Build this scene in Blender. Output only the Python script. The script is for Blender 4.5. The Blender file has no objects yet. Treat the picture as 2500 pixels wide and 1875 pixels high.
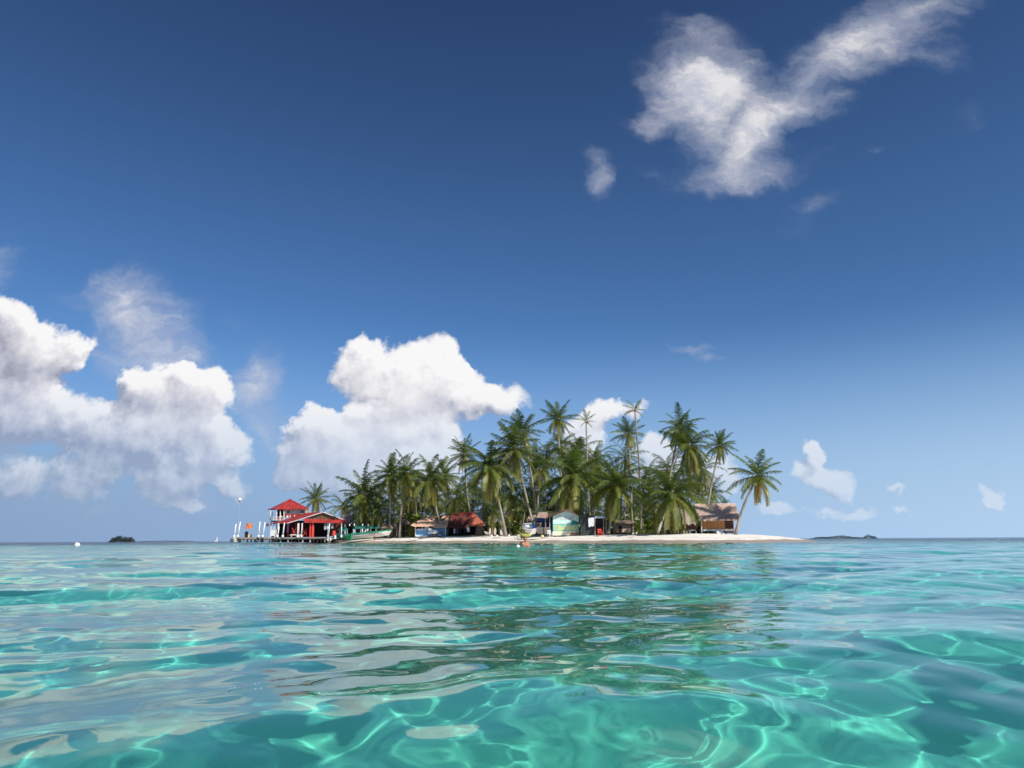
import bpy, math, random
import numpy as np
from mathutils import Vector, Matrix
S = bpy.context.scene
C = S.collection
R = math.radians
random.seed(7)
# ---------------------------------------------------------------- camera
EYE = Vector((0, 0, 0.42)); FPX = 1720.0
cam = bpy.data.cameras.new('camera'); cam.sensor_width = 36; cam.lens = FPX/2500*36
cam.clip_start = 0.05; cam.clip_end = 30000
camo = bpy.data.objects.new('camera', cam); C.objects.link(camo)
CM = Matrix.Rotation(R(90+12.46), 3, 'X') @ Matrix.Rotation(R(-0.275), 3, 'Z')
camo.matrix_world = Matrix.Translation(EYE) @ CM.to_4x4()
S.camera = camo
def ray(px, py):
    return CM @ Vector(((px-1250)/FPX, -(py-937.5)/FPX, -1))
def at(px, py, Y):                       # the point of world depth Y seen at a pixel
    d = ray(px, py); return EYE + d*(Y/d.y)
def uv(px, py):
    d = ray(px, py); return d.x/d.y, d.z/d.y
# ---------------------------------------------------------------- light
SAZ, SEL = R(40), R(42)                  # sun behind the viewer's right shoulder
TO_SUN = Vector((math.cos(SEL)*math.sin(SAZ), -math.cos(SEL)*math.cos(SAZ), math.sin(SEL)))
sun = bpy.data.lights.new('sun', 'SUN'); sun.energy = 4.8; sun.angle = R(0.5); sun.color = (1, .955, .88)
suno = bpy.data.objects.new('sun', sun); C.objects.link(suno)
suno.rotation_euler = TO_SUN.to_track_quat('Z', 'Y').to_euler()
sun.cycles.is_caustics_light = True
S.view_settings.view_transform = 'Standard'; S.view_settings.look = 'None'
S.view_settings.exposure = 0; S.view_settings.gamma = 1
S.cycles.use_denoising = True
S.cycles.max_bounces = 12; S.cycles.transmission_bounces = 8; S.cycles.transparent_max_bounces = 12
S.cycles.sample_clamp_indirect = 6
WSTEP=.008; WDTH=.0016; TINT=(.42,.90,.81,1); MILK=(.03,.46,.38,1); MILKF=.18
# ---------------------------------------------------------------- sky
class NT:
    def __init__(s, nt): s.nt = nt
    def n(s, t, **k):
        o = s.nt.nodes.new(t)
        for a, b in k.items(): setattr(o, a, b)
        return o
    def put(s, i, v):
        if isinstance(v, bpy.types.NodeSocket): s.nt.links.new(v, i)
        elif v is not None: i.default_value = v
    def m(s, op, a, b=None, c=None, clamp=False):
        o = s.n('ShaderNodeMath', operation=op, use_clamp=clamp)
        s.put(o.inputs[0], a); s.put(o.inputs[1], b); s.put(o.inputs[2], c)
        return o.outputs[0]
    def vm(s, op, a, b=None, sc=None):
        o = s.n('ShaderNodeVectorMath', operation=op)
        s.put(o.inputs[0], a); s.put(o.inputs[1], b)
        if sc is not None: s.put(o.inputs['Scale'], sc)
        return o.outputs['Value' if op in ('LENGTH', 'DOT_PRODUCT', 'DISTANCE') else 'Vector']
    def noise(s, v, scale, detail=3, rough=.5, dist=0, out='Fac', dim='2D', lac=2.0):
        o = s.n('ShaderNodeTexNoise', noise_dimensions=dim)
        s.put(o.inputs['Vector'], v); s.put(o.inputs['Scale'], scale); s.put(o.inputs['Detail'], detail)
        s.put(o.inputs['Roughness'], rough); s.put(o.inputs['Distortion'], dist); s.put(o.inputs['Lacunarity'], lac)
        return o.outputs[out]
    def rng(s, v, a, b, c=0, d=1, kind='SMOOTHSTEP'):
        o = s.n('ShaderNodeMapRange', interpolation_type=kind)
        for i, x in enumerate((v, a, b, c, d)): s.put(o.inputs[i], x)
        return o.outputs[0]
    def mix(s, f, a, b, mode='MIX'):
        o = s.n('ShaderNodeMix', data_type='RGBA', blend_type=mode)
        s.put(o.inputs[0], f); s.put(o.inputs[6], a); s.put(o.inputs[7], b)
        return o.outputs[2]
    def ramp(s, f, stops):
        o = s.n('ShaderNodeValToRGB'); e = o.color_ramp.elements
        while len(e) < len(stops): e.new(.5)
        for i, (p, c) in enumerate(stops): e[i].position = p; e[i].color = (*c, 1)
        s.put(o.inputs[0], f); return o.outputs[0]
world = bpy.data.worlds.new('World'); S.world = world; world.use_nodes = True
W = NT(world.node_tree); world.node_tree.nodes.clear()
world.cycles.sampling_method = 'MANUAL'; world.cycles.sample_map_resolution = 512
SKY_STRENGTH = .075
sky = W.n('ShaderNodeTexSky', sky_type='NISHITA', sun_disc=False, sun_elevation=SEL, sun_rotation=math.pi-SAZ,
          altitude=0, air_density=1.0, dust_density=.6, ozone_density=2.2)
tc = W.n('ShaderNodeTexCoord')
sep = W.n('ShaderNodeSeparateXYZ'); W.put(sep.inputs[0], tc.outputs['Generated'])
yy = W.m('MAXIMUM', sep.outputs[1], .02)
comb = W.n('ShaderNodeCombineXYZ')
W.put(comb.inputs[0], W.m('DIVIDE', sep.outputs[0], yy)); W.put(comb.inputs[1], W.m('DIVIDE', sep.outputs[2], yy))
P = comb.outputs[0]
def blob_field(blobs, vec):
    tot = None
    for (px, py, rx, ry, rot, amp) in blobs:
        u, v = uv(px, py); k = 1/(ray(px, py).y*FPX)          # pixels to the plane at unit depth
        mp = W.n('ShaderNodeMapping', vector_type='TEXTURE')
        mp.inputs['Location'].default_value = (u, v, 0); mp.inputs['Rotation'].default_value = (0, 0, R(rot))
        mp.inputs['Scale'].default_value = (rx*k*(1.22 if blobs is WISP else 1), ry*k*(1.22 if blobs is WISP else 1), 1); W.put(mp.inputs[0], vec)
        g = W.n('ShaderNodeTexGradient', gradient_type='SPHERICAL'); W.put(g.inputs[0], mp.outputs[0])
        tot = W.m('MULTIPLY_ADD', g.outputs['Fac'], amp, tot if tot is not None else 0.0)
    return tot
# heaped clouds: photo x, photo y, half width, half height, turn, strength
HEAP = [
 (905,868,55,60,0,1.0),(860,905,75,85,0,1.5),(1030,900,120,115,0,2.3),(990,980,150,120,0,2.2),(1120,950,110,90,0,1.8),
 (1200,975,110,65,0,1.3),(960,1110,210,150,0,2.2),(800,1100,160,130,0,2.2),(760,1030,80,70,0,1.6),(900,1180,230,80,0,1.6),(1060,1180,150,90,0,1.3),
 (720,1110,70,100,0,1.0),
 (10,810,120,105,0,1.8),(110,860,130,95,0,1.8),(190,870,70,50,20,.9),(30,940,130,125,0,1.8),(150,1015,190,100,-8,1.8),(310,1065,220,75,0,1.7),
 (420,990,180,120,0,2.0),(500,950,100,90,0,1.6),(330,960,90,75,0,1.2),(440,1080,170,120,0,1.7),(550,1110,110,90,0,1.5),(20,1040,110,80,0,1.2),
 (220,1145,130,60,0,1.2),(270,1120,60,60,0,.9),(210,1205,90,45,0,1.2),(420,1175,120,60,0,1.1),(430,1215,130,30,0,.7),
 (20,1150,110,70,0,1.1),(60,1200,110,50,0,.9),(600,1200,60,60,-30,.8),(560,1180,60,40,0,.6),
 (1470,1000,75,60,0,1.6),(1420,1050,80,65,0,1.5),(1560,1000,90,45,0,1.0),(1600,1120,80,75,0,1.7),(1400,1110,90,80,0,1.0),(1760,1170,90,60,0,1.0),(1640,1190,120,60,0,.9),
 (1985,1090,42,50,15,1.6),(1965,1150,75,50,0,1.3),(2040,1170,75,50,0,1.3),(2400,1205,50,45,0,1.6),(2430,1225,50,35,0,.9),
 (2010,1240,65,30,0,1.0),(2090,1245,60,30,0,.9),(1900,1245,90,30,0,.9),(2200,1185,60,18,0,.7),(2210,1235,50,20,0,.7),
]
WISP = [
 (1740,260,130,120,0,1.0),(1850,420,90,60,0,.5), (1725,175,165,125,0,2.1),(1810,205,90,70,0,.9),(1900,300,150,80,45,.55),(2040,170,200,90,42,.55),(2180,60,240,100,30,.55),(1680,260,130,120,0,1.4),(1590,300,70,50,30,1.0),(1790,370,150,115,20,1.1),(1860,330,110,60,50,1.3),
 (1950,230,190,60,45,1.15),(2080,110,230,110,42,1.0),(2230,30,240,90,30,.95),(1770,430,180,80,0,.75),(1700,60,120,40,0,.55),
 (2270,130,110,55,-10,1.0),(2000,270,120,35,10,.65),(1450,400,50,55,-20,1.3),(1445,440,50,40,0,1.0),
 (1710,845,80,16,-4,1.15),(1750,875,50,16,-10,.8),(1990,510,90,35,10,.55),(2130,370,30,25,0,.6),(1990,390,90,40,35,.45),(1580,420,60,30,0,.45),
 (330,730,110,95,0,1.35),(345,830,135,110,10,1.6),(430,880,160,70,-25,.8),(640,900,75,85,-25,1.35),(620,950,65,75,0,1.1),(650,1030,80,95,0,1.2),(215,740,130,80,20,.7),(10,660,60,110,0,.9),(560,760,120,40,-15,.3),(2370,290,60,50,0,.35),(1950,560,60,30,0,.25),
 (560,1000,80,60,0,.5),(450,1270,120,30,0,.5),(180,1260,120,25,0,.5),(500,1250,60,30,0,.5),
]
def heap_density(vec):
    w1 = W.vm('SUBTRACT', W.noise(vec, 9, 4, .55, out='Color'), (.5, .5, .5))
    w2 = W.vm('SUBTRACT', W.noise(vec, 38, 3, .6, out='Color'), (.5, .5, .5))
    p2 = W.vm('ADD', W.vm('ADD', vec, W.vm('SCALE', w1, sc=.075)), W.vm('SCALE', w2, sc=.026))
    f = blob_field(HEAP, p2)
    f = W.m('DIVIDE', W.m('MULTIPLY', f, 2.1), W.m('ADD', f, .9))
    fb = W.noise(vec, 14, 8, .62)
    return W.m('ADD', f, W.m('MULTIPLY', W.m('SUBTRACT', fb, .5), 1.25)), f
D0, F0 = heap_density(P)
D1, F1 = heap_density(W.vm('ADD', P, (.011, .018, 0)))
heap_a = W.m('MULTIPLY', W.rng(D0, .53, 1.02), W.rng(sep.outputs[2], .02, .24, .72, 1))
lit = W.m('SUBTRACT', D0, D1)
v_h = sep.outputs[2]
# wisps
ww = W.vm('SUBTRACT', W.noise(P, 6, 5, .6, out='Color'), (.5, .5, .5))
pw = W.vm('ADD', P, W.vm('SCALE', ww, sc=.11))
fw = blob_field(WISP, pw)
mpw = W.n('ShaderNodeMapping'); mpw.inputs['Rotation'].default_value = (0, 0, R(-40)); mpw.inputs['Scale'].default_value = (.7, 1.5, 1); W.put(mpw.inputs[0], pw)
fbw = W.noise(mpw.outputs[0], 10, 9, .66)
Dw = W.m('ADD', fw, W.m('MULTIPLY', W.m('SUBTRACT', fbw, .5), 2.4))
Dw = W.m('MULTIPLY', Dw, W.rng(fw, .0, .7))
wisp_a = W.m('MULTIPLY', W.m('POWER', W.rng(Dw, .0, 2.8, kind='LINEAR'), 1.1), .96)
# tone of the air: nishita, a little deeper at the top
skyc = sky.outputs[0]
hsv = W.n('ShaderNodeHueSaturation'); W.put(hsv.inputs['Color'], skyc); hsv.inputs['Saturation'].default_value = 1.07
skyc = hsv.outputs[0]
tint = W.ramp(W.rng(v_h, 0, .65, kind='LINEAR'), [(0, (.40, .52, .80)), (.06, (.44, .60, .86)), (.14, (.49, .70, .97)), (.3, (.49, .72, .98)), (.65, (.44, .62, .82)), (1, (.34, .44, .60))])
skyc = W.vm('SCALE', W.mix(1, skyc, tint, 'MULTIPLY'), sc=1.45)
airc = W.ramp(W.rng(sep.outputs[0], -.6, .6, kind='LINEAR'), [(0, (.25, .37, .58)), (.5, (.32, .49, .76)), (1, (.45, .64, .88))])
air = W.rng(v_h, -.02, .30, 1, 0, kind='SMOOTHSTEP')
skyc = W.mix(air, skyc, W.vm('SCALE', airc, sc=1/SKY_STRENGTH))
# cloud light (in the sky's own units)
k = 1/SKY_STRENGTH
low = W.m('SUBTRACT', F0, F1)
xs = W.rng(sep.outputs[0], -.62, -.16, .58, 0, kind='LINEAR')
shade = W.rng(W.m('SUBTRACT', W.m('MULTIPLY_ADD', lit, 1.2, W.m('MULTIPLY', low, .7)), xs), -1.0, .30, kind='LINEAR')
cc = W.ramp(shade, [(0, (.36, .37, .47)), (.35, (.58, .59, .67)), (.7, (.84, .83, .87)), (1, (1.0, .99, .99))])
cc = W.vm('SCALE', cc, sc=k*.95)
hz = W.rng(v_h, .0, .19, .70, 0, kind='LINEAR')
cc = W.mix(hz, cc, skyc)
wc = W.vm('SCALE', W.ramp(W.rng(W.m('ADD', fbw, W.m('MULTIPLY', Dw, .16)), .42, 1.05, kind='LINEAR'), [(0, (.36, .42, .58)), (.5, (.52, .55, .66)), (1, (.80, .79, .81))]), sc=k)
base = W.mix(wisp_a, skyc, wc)
wcol = W.mix(heap_a, base, cc)
front = W.rng(sep.outputs[1], .05, .15)
wcol = W.mix(front, skyc, wcol)
bg = W.n('ShaderNodeBackground'); W.put(bg.inputs[0], wcol); bg.inputs[1].default_value = SKY_STRENGTH
out = W.n('ShaderNodeOutputWorld'); W.put(out.inputs[0], bg.outputs[0])
# ---------------------------------------------------------------- helpers
def newmat(name):
    m = bpy.data.materials.new(name); m.use_nodes = True; m.node_tree.nodes.clear()
    t = NT(m.node_tree); o = t.n('ShaderNodeOutputMaterial'); return m, t, o
def mat(name, c, rough=.7, var=.25, scale=3, bump=0, stretch=(1, 1, 1), c2=None, trans=0, spec=.3, metal=0):
    m, t, o = newmat(name)
    tc = t.n('ShaderNodeTexCoord'); mp = t.n('ShaderNodeMapping'); mp.inputs['Scale'].default_value = stretch
    t.put(mp.inputs[0], tc.outputs['Object'])
    n1 = t.noise(mp.outputs[0], scale, 6, .65); n2 = t.noise(mp.outputs[0], scale*6, 4, .6)
    f = t.m('ADD', t.m('MULTIPLY', n1, .65), t.m('MULTIPLY', n2, .35))
    c2 = c2 or tuple(x*(1-var*1.6) for x in c)
    col = t.mix(t.rng(f, .34, .64), (*c2, 1), (*[min(1, x*(1+var*.3)) for x in c], 1))
    p = t.n('ShaderNodeBsdfPrincipled'); t.put(p.inputs['Base Color'], col); p.inputs['Roughness'].default_value = rough
    p.inputs['Specular IOR Level'].default_value = spec; p.inputs['Metallic'].default_value = metal
    if bump:
        b = t.n('ShaderNodeBump'); b.inputs['Strength'].default_value = bump; b.inputs['Distance'].default_value = .05
        t.put(b.inputs['Height'], f); t.put(p.inputs['Normal'], b.outputs[0])
    sh = p.outputs[0]
    if trans:
        q = t.n('ShaderNodeBsdfTranslucent'); t.put(q.inputs[0], col)
        mx = t.n('ShaderNodeMixShader'); mx.inputs[0].default_value = trans
        t.put(mx.inputs[1], sh); t.put(mx.inputs[2], q.outputs[0]); sh = mx.outputs[0]
    t.put(o.inputs[0], sh); return m
def link(name, me, parent=None):
    o = bpy.data.objects.new(name, me); C.objects.link(o)
    if parent: o.parent = parent
    return o
def grid_mesh(name, X, Y, Z, closed=False):
    nr, nc = X.shape
    v = np.stack([X, Y, Z], -1).reshape(-1, 3)
    i = np.arange(nr*nc).reshape(nr, nc)
    a, b = i[:-1, :-1], i[:-1, 1:]; c, d = i[1:, 1:], i[1:, :-1]
    f = np.stack([a, b, c, d], -1).reshape(-1, 4)
    if closed:
        f = np.concatenate([f, np.stack([i[:-1, -1], i[:-1, 0], i[1:, 0], i[1:, -1]], -1)])
    me = bpy.data.meshes.new(name)
    me.vertices.add(len(v)); me.vertices.foreach_set('co', v.astype(np.float32).ravel())
    me.loops.add(f.size); me.loops.foreach_set('vertex_index', f.astype(np.int32).ravel())
    me.polygons.add(len(f)); me.polygons.foreach_set('loop_start', np.arange(0, f.size, 4, dtype=np.int32))
    me.polygons.foreach_set('use_smooth', np.ones(len(f), bool))
    me.update(); me.validate()
    return me

def empty(name, loc, label, cat, group=None, rz=0):
    o = bpy.data.objects.new(name, None); C.objects.link(o); o.location = loc; o.rotation_euler = (0, 0, rz)
    o.empty_display_size = .3
    return tag(o, label, cat, group)
def tag(o, label, cat, group=None):
    o['label'] = label; o['category'] = cat
    if group: o['group'] = group
    return o
class MB:
    def __init__(s): s.v = []; s.f = []; s.a = []
    def face(s, pts, att=0.0):
        i = len(s.v); s.v += [tuple(p) for p in pts]; s.a += [att]*len(pts); s.f.append(tuple(range(i, i+len(pts))))
    def box(s, c, d, rz=0, rx=0, ry=0):
        M = Matrix.Translation(c) @ Matrix.Rotation(rz, 4, 'Z') @ Matrix.Rotation(ry, 4, 'Y') @ Matrix.Rotation(rx, 4, 'X')
        i = len(s.v); x, y, z = d[0]/2, d[1]/2, d[2]/2
        for k in range(8):
            s.v.append(tuple(M @ Vector((x*(1 if k & 1 else -1), y*(1 if k & 2 else -1), z*(1 if k & 4 else -1)))))
        s.a += [0.0]*8
        for q in ((0, 2, 3, 1), (4, 5, 7, 6), (0, 1, 5, 4), (2, 6, 7, 3), (0, 4, 6, 2), (1, 3, 7, 5)): s.f.append(tuple(i+j for j in q))
        return s
    def tube(s, pts, rad, n=8, cap=True):
        pts = [Vector(p) for p in pts]; rad = rad if isinstance(rad, (list, tuple)) else [rad]*len(pts)
        i0 = len(s.v); up = Vector((.31, .2, .93))
        for k, p in enumerate(pts):
            t_ = (pts[min(k+1, len(pts)-1)]-pts[max(k-1, 0)]).normalized()
            a = t_.cross(up)
            if a.length < .2: a = t_.cross(Vector((1, 0, 0)))
            a.normalize(); b = t_.cross(a)
            for j in range(n):
                w = 2*math.pi*j/n; s.v.append(tuple(p+(a*math.cos(w)+b*math.sin(w))*rad[k])); s.a.append(0.0)
        for k in range(len(pts)-1):
            for j in range(n):
                q = i0+k*n; s.f.append((q+j, q+(j+1) % n, q+n+(j+1) % n, q+n+j))
        if cap:
            s.f.append(tuple(i0+j for j in range(n))[::-1]); e = i0+(len(pts)-1)*n; s.f.append(tuple(e+j for j in range(n)))
        return s
    def slab(s, pts, vec):                     # a flat polygon given thickness along vec
        pts = [Vector(p) for p in pts]; vec = Vector(vec); n = len(pts); i = len(s.v)
        s.v += [tuple(p) for p in pts]+[tuple(p+vec) for p in pts]; s.a += [0.0]*2*n
        s.f.append(tuple(range(i, i+n))); s.f.append(tuple(range(i+2*n-1, i+n-1, -1)))
        for k in range(n):
            q = (k+1) % n; s.f.append((i+k, i+n+k, i+n+q, i+q))
        return s
    def sphere(s, c, r, n=10, m=7, sq=(1, 1, 1)):
        i = len(s.v); c = Vector(c)
        for a in range(m+1):
            for b in range(n):
                th, ph = math.pi*a/m, 2*math.pi*b/n
                s.v.append((c.x+r*sq[0]*math.sin(th)*math.cos(ph), c.y+r*sq[1]*math.sin(th)*math.sin(ph), c.z+r*sq[2]*math.cos(th))); s.a.append(0.0)
        for a in range(m):
            for b in range(n):
                s.f.append((i+a*n+b, i+(a+1)*n+b, i+(a+1)*n+(b+1) % n, i+a*n+(b+1) % n))
        return s
    def torus(s, c, R_, r, axis='Y', n=18, m=8):
        pts = []
        i = len(s.v)
        for a in range(n):
            for b in range(m):
                u, w = 2*math.pi*a/n, 2*math.pi*b/m; q = R_+r*math.cos(w)
                p = (q*math.cos(u), r*math.sin(w), q*math.sin(u)) if axis == 'Y' else (r*math.sin(w), q*math.cos(u), q*math.sin(u))
                s.v.append((c[0]+p[0], c[1]+p[1], c[2]+p[2])); s.a.append(0.0)
        for a in range(n):
            for b in range(m):
                s.f.append((i+a*m+b, i+((a+1) % n)*m+b, i+((a+1) % n)*m+(b+1) % m, i+a*m+(b+1) % m))
        return s
    # pieces measured on the photograph and set at a depth Y
    def pbox(s, x0, y0, x1, y1, Y, d=.1):
        a, b = at(x0, y1, Y), at(x1, y0, Y)
        return s.box(((a.x+b.x)/2, Y+d/2, (a.z+b.z)/2), (abs(b.x-a.x), d, abs(b.z-a.z)))
    def pbar(s, x0, y0, x1, y1, Y, r=.07, Y2=None, n=8, r2=None):
        return s.tube([at(x0, y0, Y), at(x1, y1, Y2 or Y)], [r, r2 or r], n)
    def pslab(s, pts, th=.08, Y=None):
        return s.slab([at(p[0], p[1], p[2] if len(p) > 2 else Y) for p in pts], (0, th, 0))
    def build(s, name, material, parent=None, smooth=False, attr=None):
        me = bpy.data.meshes.new(name); off = parent.matrix_basis.inverted() if parent is not None else Matrix()
        chain = parent.parent if parent is not None else None
        if chain is not None: off = (chain.matrix_basis @ parent.matrix_basis).inverted()
        me.from_pydata([tuple(off @ Vector(p)) for p in s.v], [], s.f)
        if attr:
            at_ = me.attributes.new(attr, 'FLOAT', 'POINT'); at_.data.foreach_set('value', s.a)
        if smooth: me.polygons.foreach_set('use_smooth', [True]*len(me.polygons))
        me.materials.append(material); me.update()
        return link(name, me, parent)
# ---------------------------------------------------------------- the lie of the land
SHORE = [at(px, 1317, Y).xy for px, Y in [(705,136),(735,121),(790,111),(850,104),(930,98),(1050,93),(1200,88),(1320,84),(1450,79),(1560,74),(1680,70.5),(1800,70),(1880,72),(1950,76),(1992,81),(1990,90),(1900,100),(1820,118),(1730,140),(1500,152),(1200,158),(900,160),(720,155)]]
SH = np.array([tuple(p) for p in SHORE])
def shore_dist(X, Y):                      # metres inland, negative in the water
    best = np.full(X.shape, 1e9); ins = np.zeros(X.shape, bool); n = len(SH)
    for i in range(n):
        ax, ay = SH[i]; bx, by = SH[(i+1) % n]; dx, dy = bx-ax, by-ay
        t = np.clip(((X-ax)*dx+(Y-ay)*dy)/(dx*dx+dy*dy), 0, 1)
        best = np.minimum(best, np.hypot(X-ax-t*dx, Y-ay-t*dy))
        c = ((ay > Y) != (by > Y)) & (X < (bx-ax)*(Y-ay)/(by-ay+1e-12)+ax); ins ^= c
    return np.where(ins, best, -best)
def land_z(X, Y):
    d = shore_dist(X, Y)
    up = .06 + .98*(1-np.exp(-np.maximum(d, 0)/4.6)) + .05*np.sin(X*.35+.6)*np.sin(Y*.4) + .02*np.sin(X*1.3)*np.sin(Y*1.7+X*.4)
    dn = .06 - 2.15*(1-np.exp(np.minimum(d, 0)/11.)) - np.maximum(-d-20, 0)*.8
    return np.where(d > 0, up, dn)
def gz(x, y): return float(land_z(np.array([float(x)]), np.array([float(y)]))[0])
# ---------------------------------------------------------------- water and sea floor
rng_ = np.random.default_rng(11)
def polar(step, dth, r0, r1):
    r = np.exp(np.arange(math.log(r0), math.log(r1), step))
    th = np.concatenate([np.arange(-R(52), R(52), dth), np.linspace(R(52), R(308), 90)[:-1]])
    RR, TT = np.meshgrid(r, th, indexing='ij')
    return RR, RR*np.sin(TT), -2.0 + RR*np.cos(TT), r
def waves(X, Y, cell):
    Z = np.zeros_like(X)
    bands = [(6, 2, .023), (3.2, 4, .0125), (1.6, 6, .0052), (.9, 8, .0014), (.55, 10, .0009), (.34, 14, .00048), (.21, 14, .00018)]
    for lam, n, amp in bands:
        for k in range(n):
            L = lam*math.exp(rng_.uniform(-.25, .25))
            a = R(rng_.normal(-78, 26 if lam > .9 else 48))
            kx, ky = 2*math.pi/L*math.cos(a), 2*math.pi/L*math.sin(a)
            ph = rng_.uniform(0, 6.28)
            fade = np.clip((L/cell - 2.2)/2.5, 0, 1)
            s = np.sin(kx*X + ky*Y + ph + .5*np.sin(.37*kx*Y*.3 + ph))
            Z += amp*fade*(s + .18*np.cos(2*(kx*X+ky*Y+ph)))
    return Z
RR, X, Y, r_ = polar(WSTEP, WDTH, .12, 6000)
cell = np.maximum(RR*WSTEP*.7, RR*WDTH)
Z = waves(X, Y, cell)
wm = grid_mesh('sea_water', X, Y, Z, True); dep = wm.attributes.new('depth', 'FLOAT', 'POINT')
rip = wm.attributes.new('ripple', 'FLOAT', 'POINT'); rip.data.foreach_set('value', np.clip((RR-22)/90, 0, 1).astype(np.float32).ravel())
water = link('sea_water', wm); water['kind'] = 'structure'
water.cycles.is_caustics_caster = True
def floor_z(X, Y):
    far = np.hypot(X, Y)
    d = -1.9 - np.clip((far-95)/70, 0, 1)*16 + .06*np.sin(X*.9+1)*np.sin(Y*.7) + .03*np.sin(X*2.3)*np.sin(Y*1.9+1)
    return d
def depth_at(X, Y): return np.maximum(-np.maximum(floor_z(X, Y), land_z(X, Y)), .02)
dep.data.foreach_set('value', depth_at(X, Y).astype(np.float32).ravel())
m, t, o = newmat('sea_water')
rf = t.n('ShaderNodeBsdfRefraction'); rf.inputs['IOR'].default_value = 1.333; rf.inputs['Roughness'].default_value = 0
af = t.n('ShaderNodeAttribute'); af.attribute_name = 'ripple'
tw = t.n('ShaderNodeTexCoord'); mpw = t.n('ShaderNodeMapping'); mpw.inputs['Scale'].default_value = (.55, 1, 1); t.put(mpw.inputs[0], tw.outputs['Object'])
bw = t.n('ShaderNodeBump'); bw.inputs['Distance'].default_value = .22; t.put(bw.inputs['Strength'], af.outputs['Fac'])
t.put(bw.inputs['Height'], t.noise(mpw.outputs[0], 1.6, 4, .55))
ad = t.n('ShaderNodeAttribute'); ad.attribute_name = 'depth'
dk = t.m('MINIMUM', t.m('DIVIDE', ad.outputs['Fac'], 1.7), 2.0)
cr = t.n('ShaderNodeCombineColor')
for i in range(3): t.put(cr.inputs[i], t.m('POWER', TINT[i], dk))
t.put(rf.inputs['Color'], cr.outputs[0]); t.put(rf.inputs['Normal'], bw.outputs[0])
sc_ = t.n('ShaderNodeBsdfDiffuse'); sc_.inputs[0].default_value = MILK   # light scattered back by the water body
t.put(sc_.inputs[0], t.mix(t.rng(dk, 1.15, 1.9), MILK, (.008, .05, .09, 1)))
ms = t.n('ShaderNodeMixShader'); ms.inputs[0].default_value = MILKF; t.put(ms.inputs[1], rf.outputs[0]); t.put(ms.inputs[2], sc_.outputs[0])
gl = t.n('ShaderNodeBsdfGlossy'); gl.inputs['Roughness'].default_value = 0; gl.inputs['Color'].default_value = (1, 1, 1, 1)
fr = t.n('ShaderNodeFresnel'); fr.inputs[0].default_value = 1.333; t.put(fr.inputs['Normal'], bw.outputs[0]); t.put(gl.inputs['Normal'], bw.outputs[0])
mx = t.n('ShaderNodeMixShader'); t.put(mx.inputs[0], fr.outputs[0]); t.put(mx.inputs[1], ms.outputs[0]); t.put(mx.inputs[2], gl.outputs[0])
t.put(o.inputs[0], mx.outputs[0])
water.data.materials.append(m)
RR, X, Y, r_ = polar(.03, .02, .3, 6000)
floor = link('sea_floor', grid_mesh('sea_floor', X, Y, floor_z(X, Y), True)); floor['kind'] = 'structure'
floor.cycles.is_caustics_receiver = True
m, t, o = newmat('sea_floor')
b = t.n('ShaderNodeBsdfDiffuse'); tcf = t.n('ShaderNodeTexCoord'); sp = t.n('ShaderNodeSeparateXYZ'); t.put(sp.inputs[0], tcf.outputs['Object'])
deepf = t.rng(t.m('ADD', sp.outputs[2], t.m('MULTIPLY', t.noise(tcf.outputs['Object'], .03, 4), 2)), -6.2, -2.7)
sandn = t.mix(t.noise(tcf.outputs['Object'], 1.3, 6), (.78, .74, .66, 1), (.90, .86, .78, 1))
t.put(b.inputs[0], t.mix(deepf, (.012, .05, .10, 1), sandn))
t.put(o.inputs[0], b.outputs[0]); floor.data.materials.append(m)
# ---------------------------------------------------------------- the island's ground
gx, gy = np.meshgrid(np.arange(-70, 56, .45), np.arange(50, 185, .45), indexing='xy')
gm = grid_mesh('island_ground', gx, gy, land_z(gx, gy))
inl = gm.attributes.new('inland', 'FLOAT', 'POINT'); inl.data.foreach_set('value', shore_dist(gx, gy).astype(np.float32).ravel())
ground = link('island_ground', gm); ground['kind'] = 'structure'; ground.cycles.is_caustics_receiver = True
m, t, o = newmat('beach_sand')
tcg = t.n('ShaderNodeTexCoord'); V = tcg.outputs['Object']
ai = t.n('ShaderNodeAttribute'); ai.attribute_name = 'inland'; d = ai.outputs['Fac']
n1 = t.noise(V, .5, 7, .65); n2 = t.noise(V, 6, 5, .6)
sand = t.mix(n2, (.84, .77, .67, 1), (.95, .89, .79, 1))
sand = t.mix(t.m('MULTIPLY', t.rng(n2, .44, .56), t.m('MULTIPLY', t.rng(t.m('ABSOLUTE', t.m('SUBTRACT', t.m('ADD', d, t.m('MULTIPLY', n1, 3)), 4.6)), .0, .45, 1, 0), .5)), sand, (.16, .10, .06, 1))
sand = t.mix(t.m('MULTIPLY', t.rng(n1, .52, .7), .35), sand, (.52, .44, .34, 1))
wet = t.rng(t.m('ADD', d, t.m('MULTIPLY', n1, 1.6)), 1.6, 2.6)
sand = t.mix(wet, (.40, .32, .24, 1), sand)
soil = t.mix(t.rng(n1, .4, .6), (.16, .13, .08, 1), (.10, .12, .045, 1))
soil = t.mix(t.m('MULTIPLY', t.rng(n2, .5, .7), .5), soil, (.42, .36, .25, 1))
inn = t.rng(t.m('ADD', d, t.m('MULTIPLY', n1, 6)), 12.5, 14.5)
b = t.n('ShaderNodeBsdfPrincipled'); t.put(b.inputs['Base Color'], t.mix(inn, sand, soil))
t.put(b.inputs['Roughness'], t.rng(wet, 0, 1, .35, .9)); b.inputs['Specular IOR Level'].default_value = .3
bp = t.n('ShaderNodeBump'); bp.inputs['Strength'].default_value = .5; bp.inputs['Distance'].default_value = .08
t.put(bp.inputs['Height'], n2); t.put(b.inputs['Normal'], bp.outputs[0])
t.put(o.inputs[0], b.outputs[0]); gm.materials.append(m)
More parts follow.
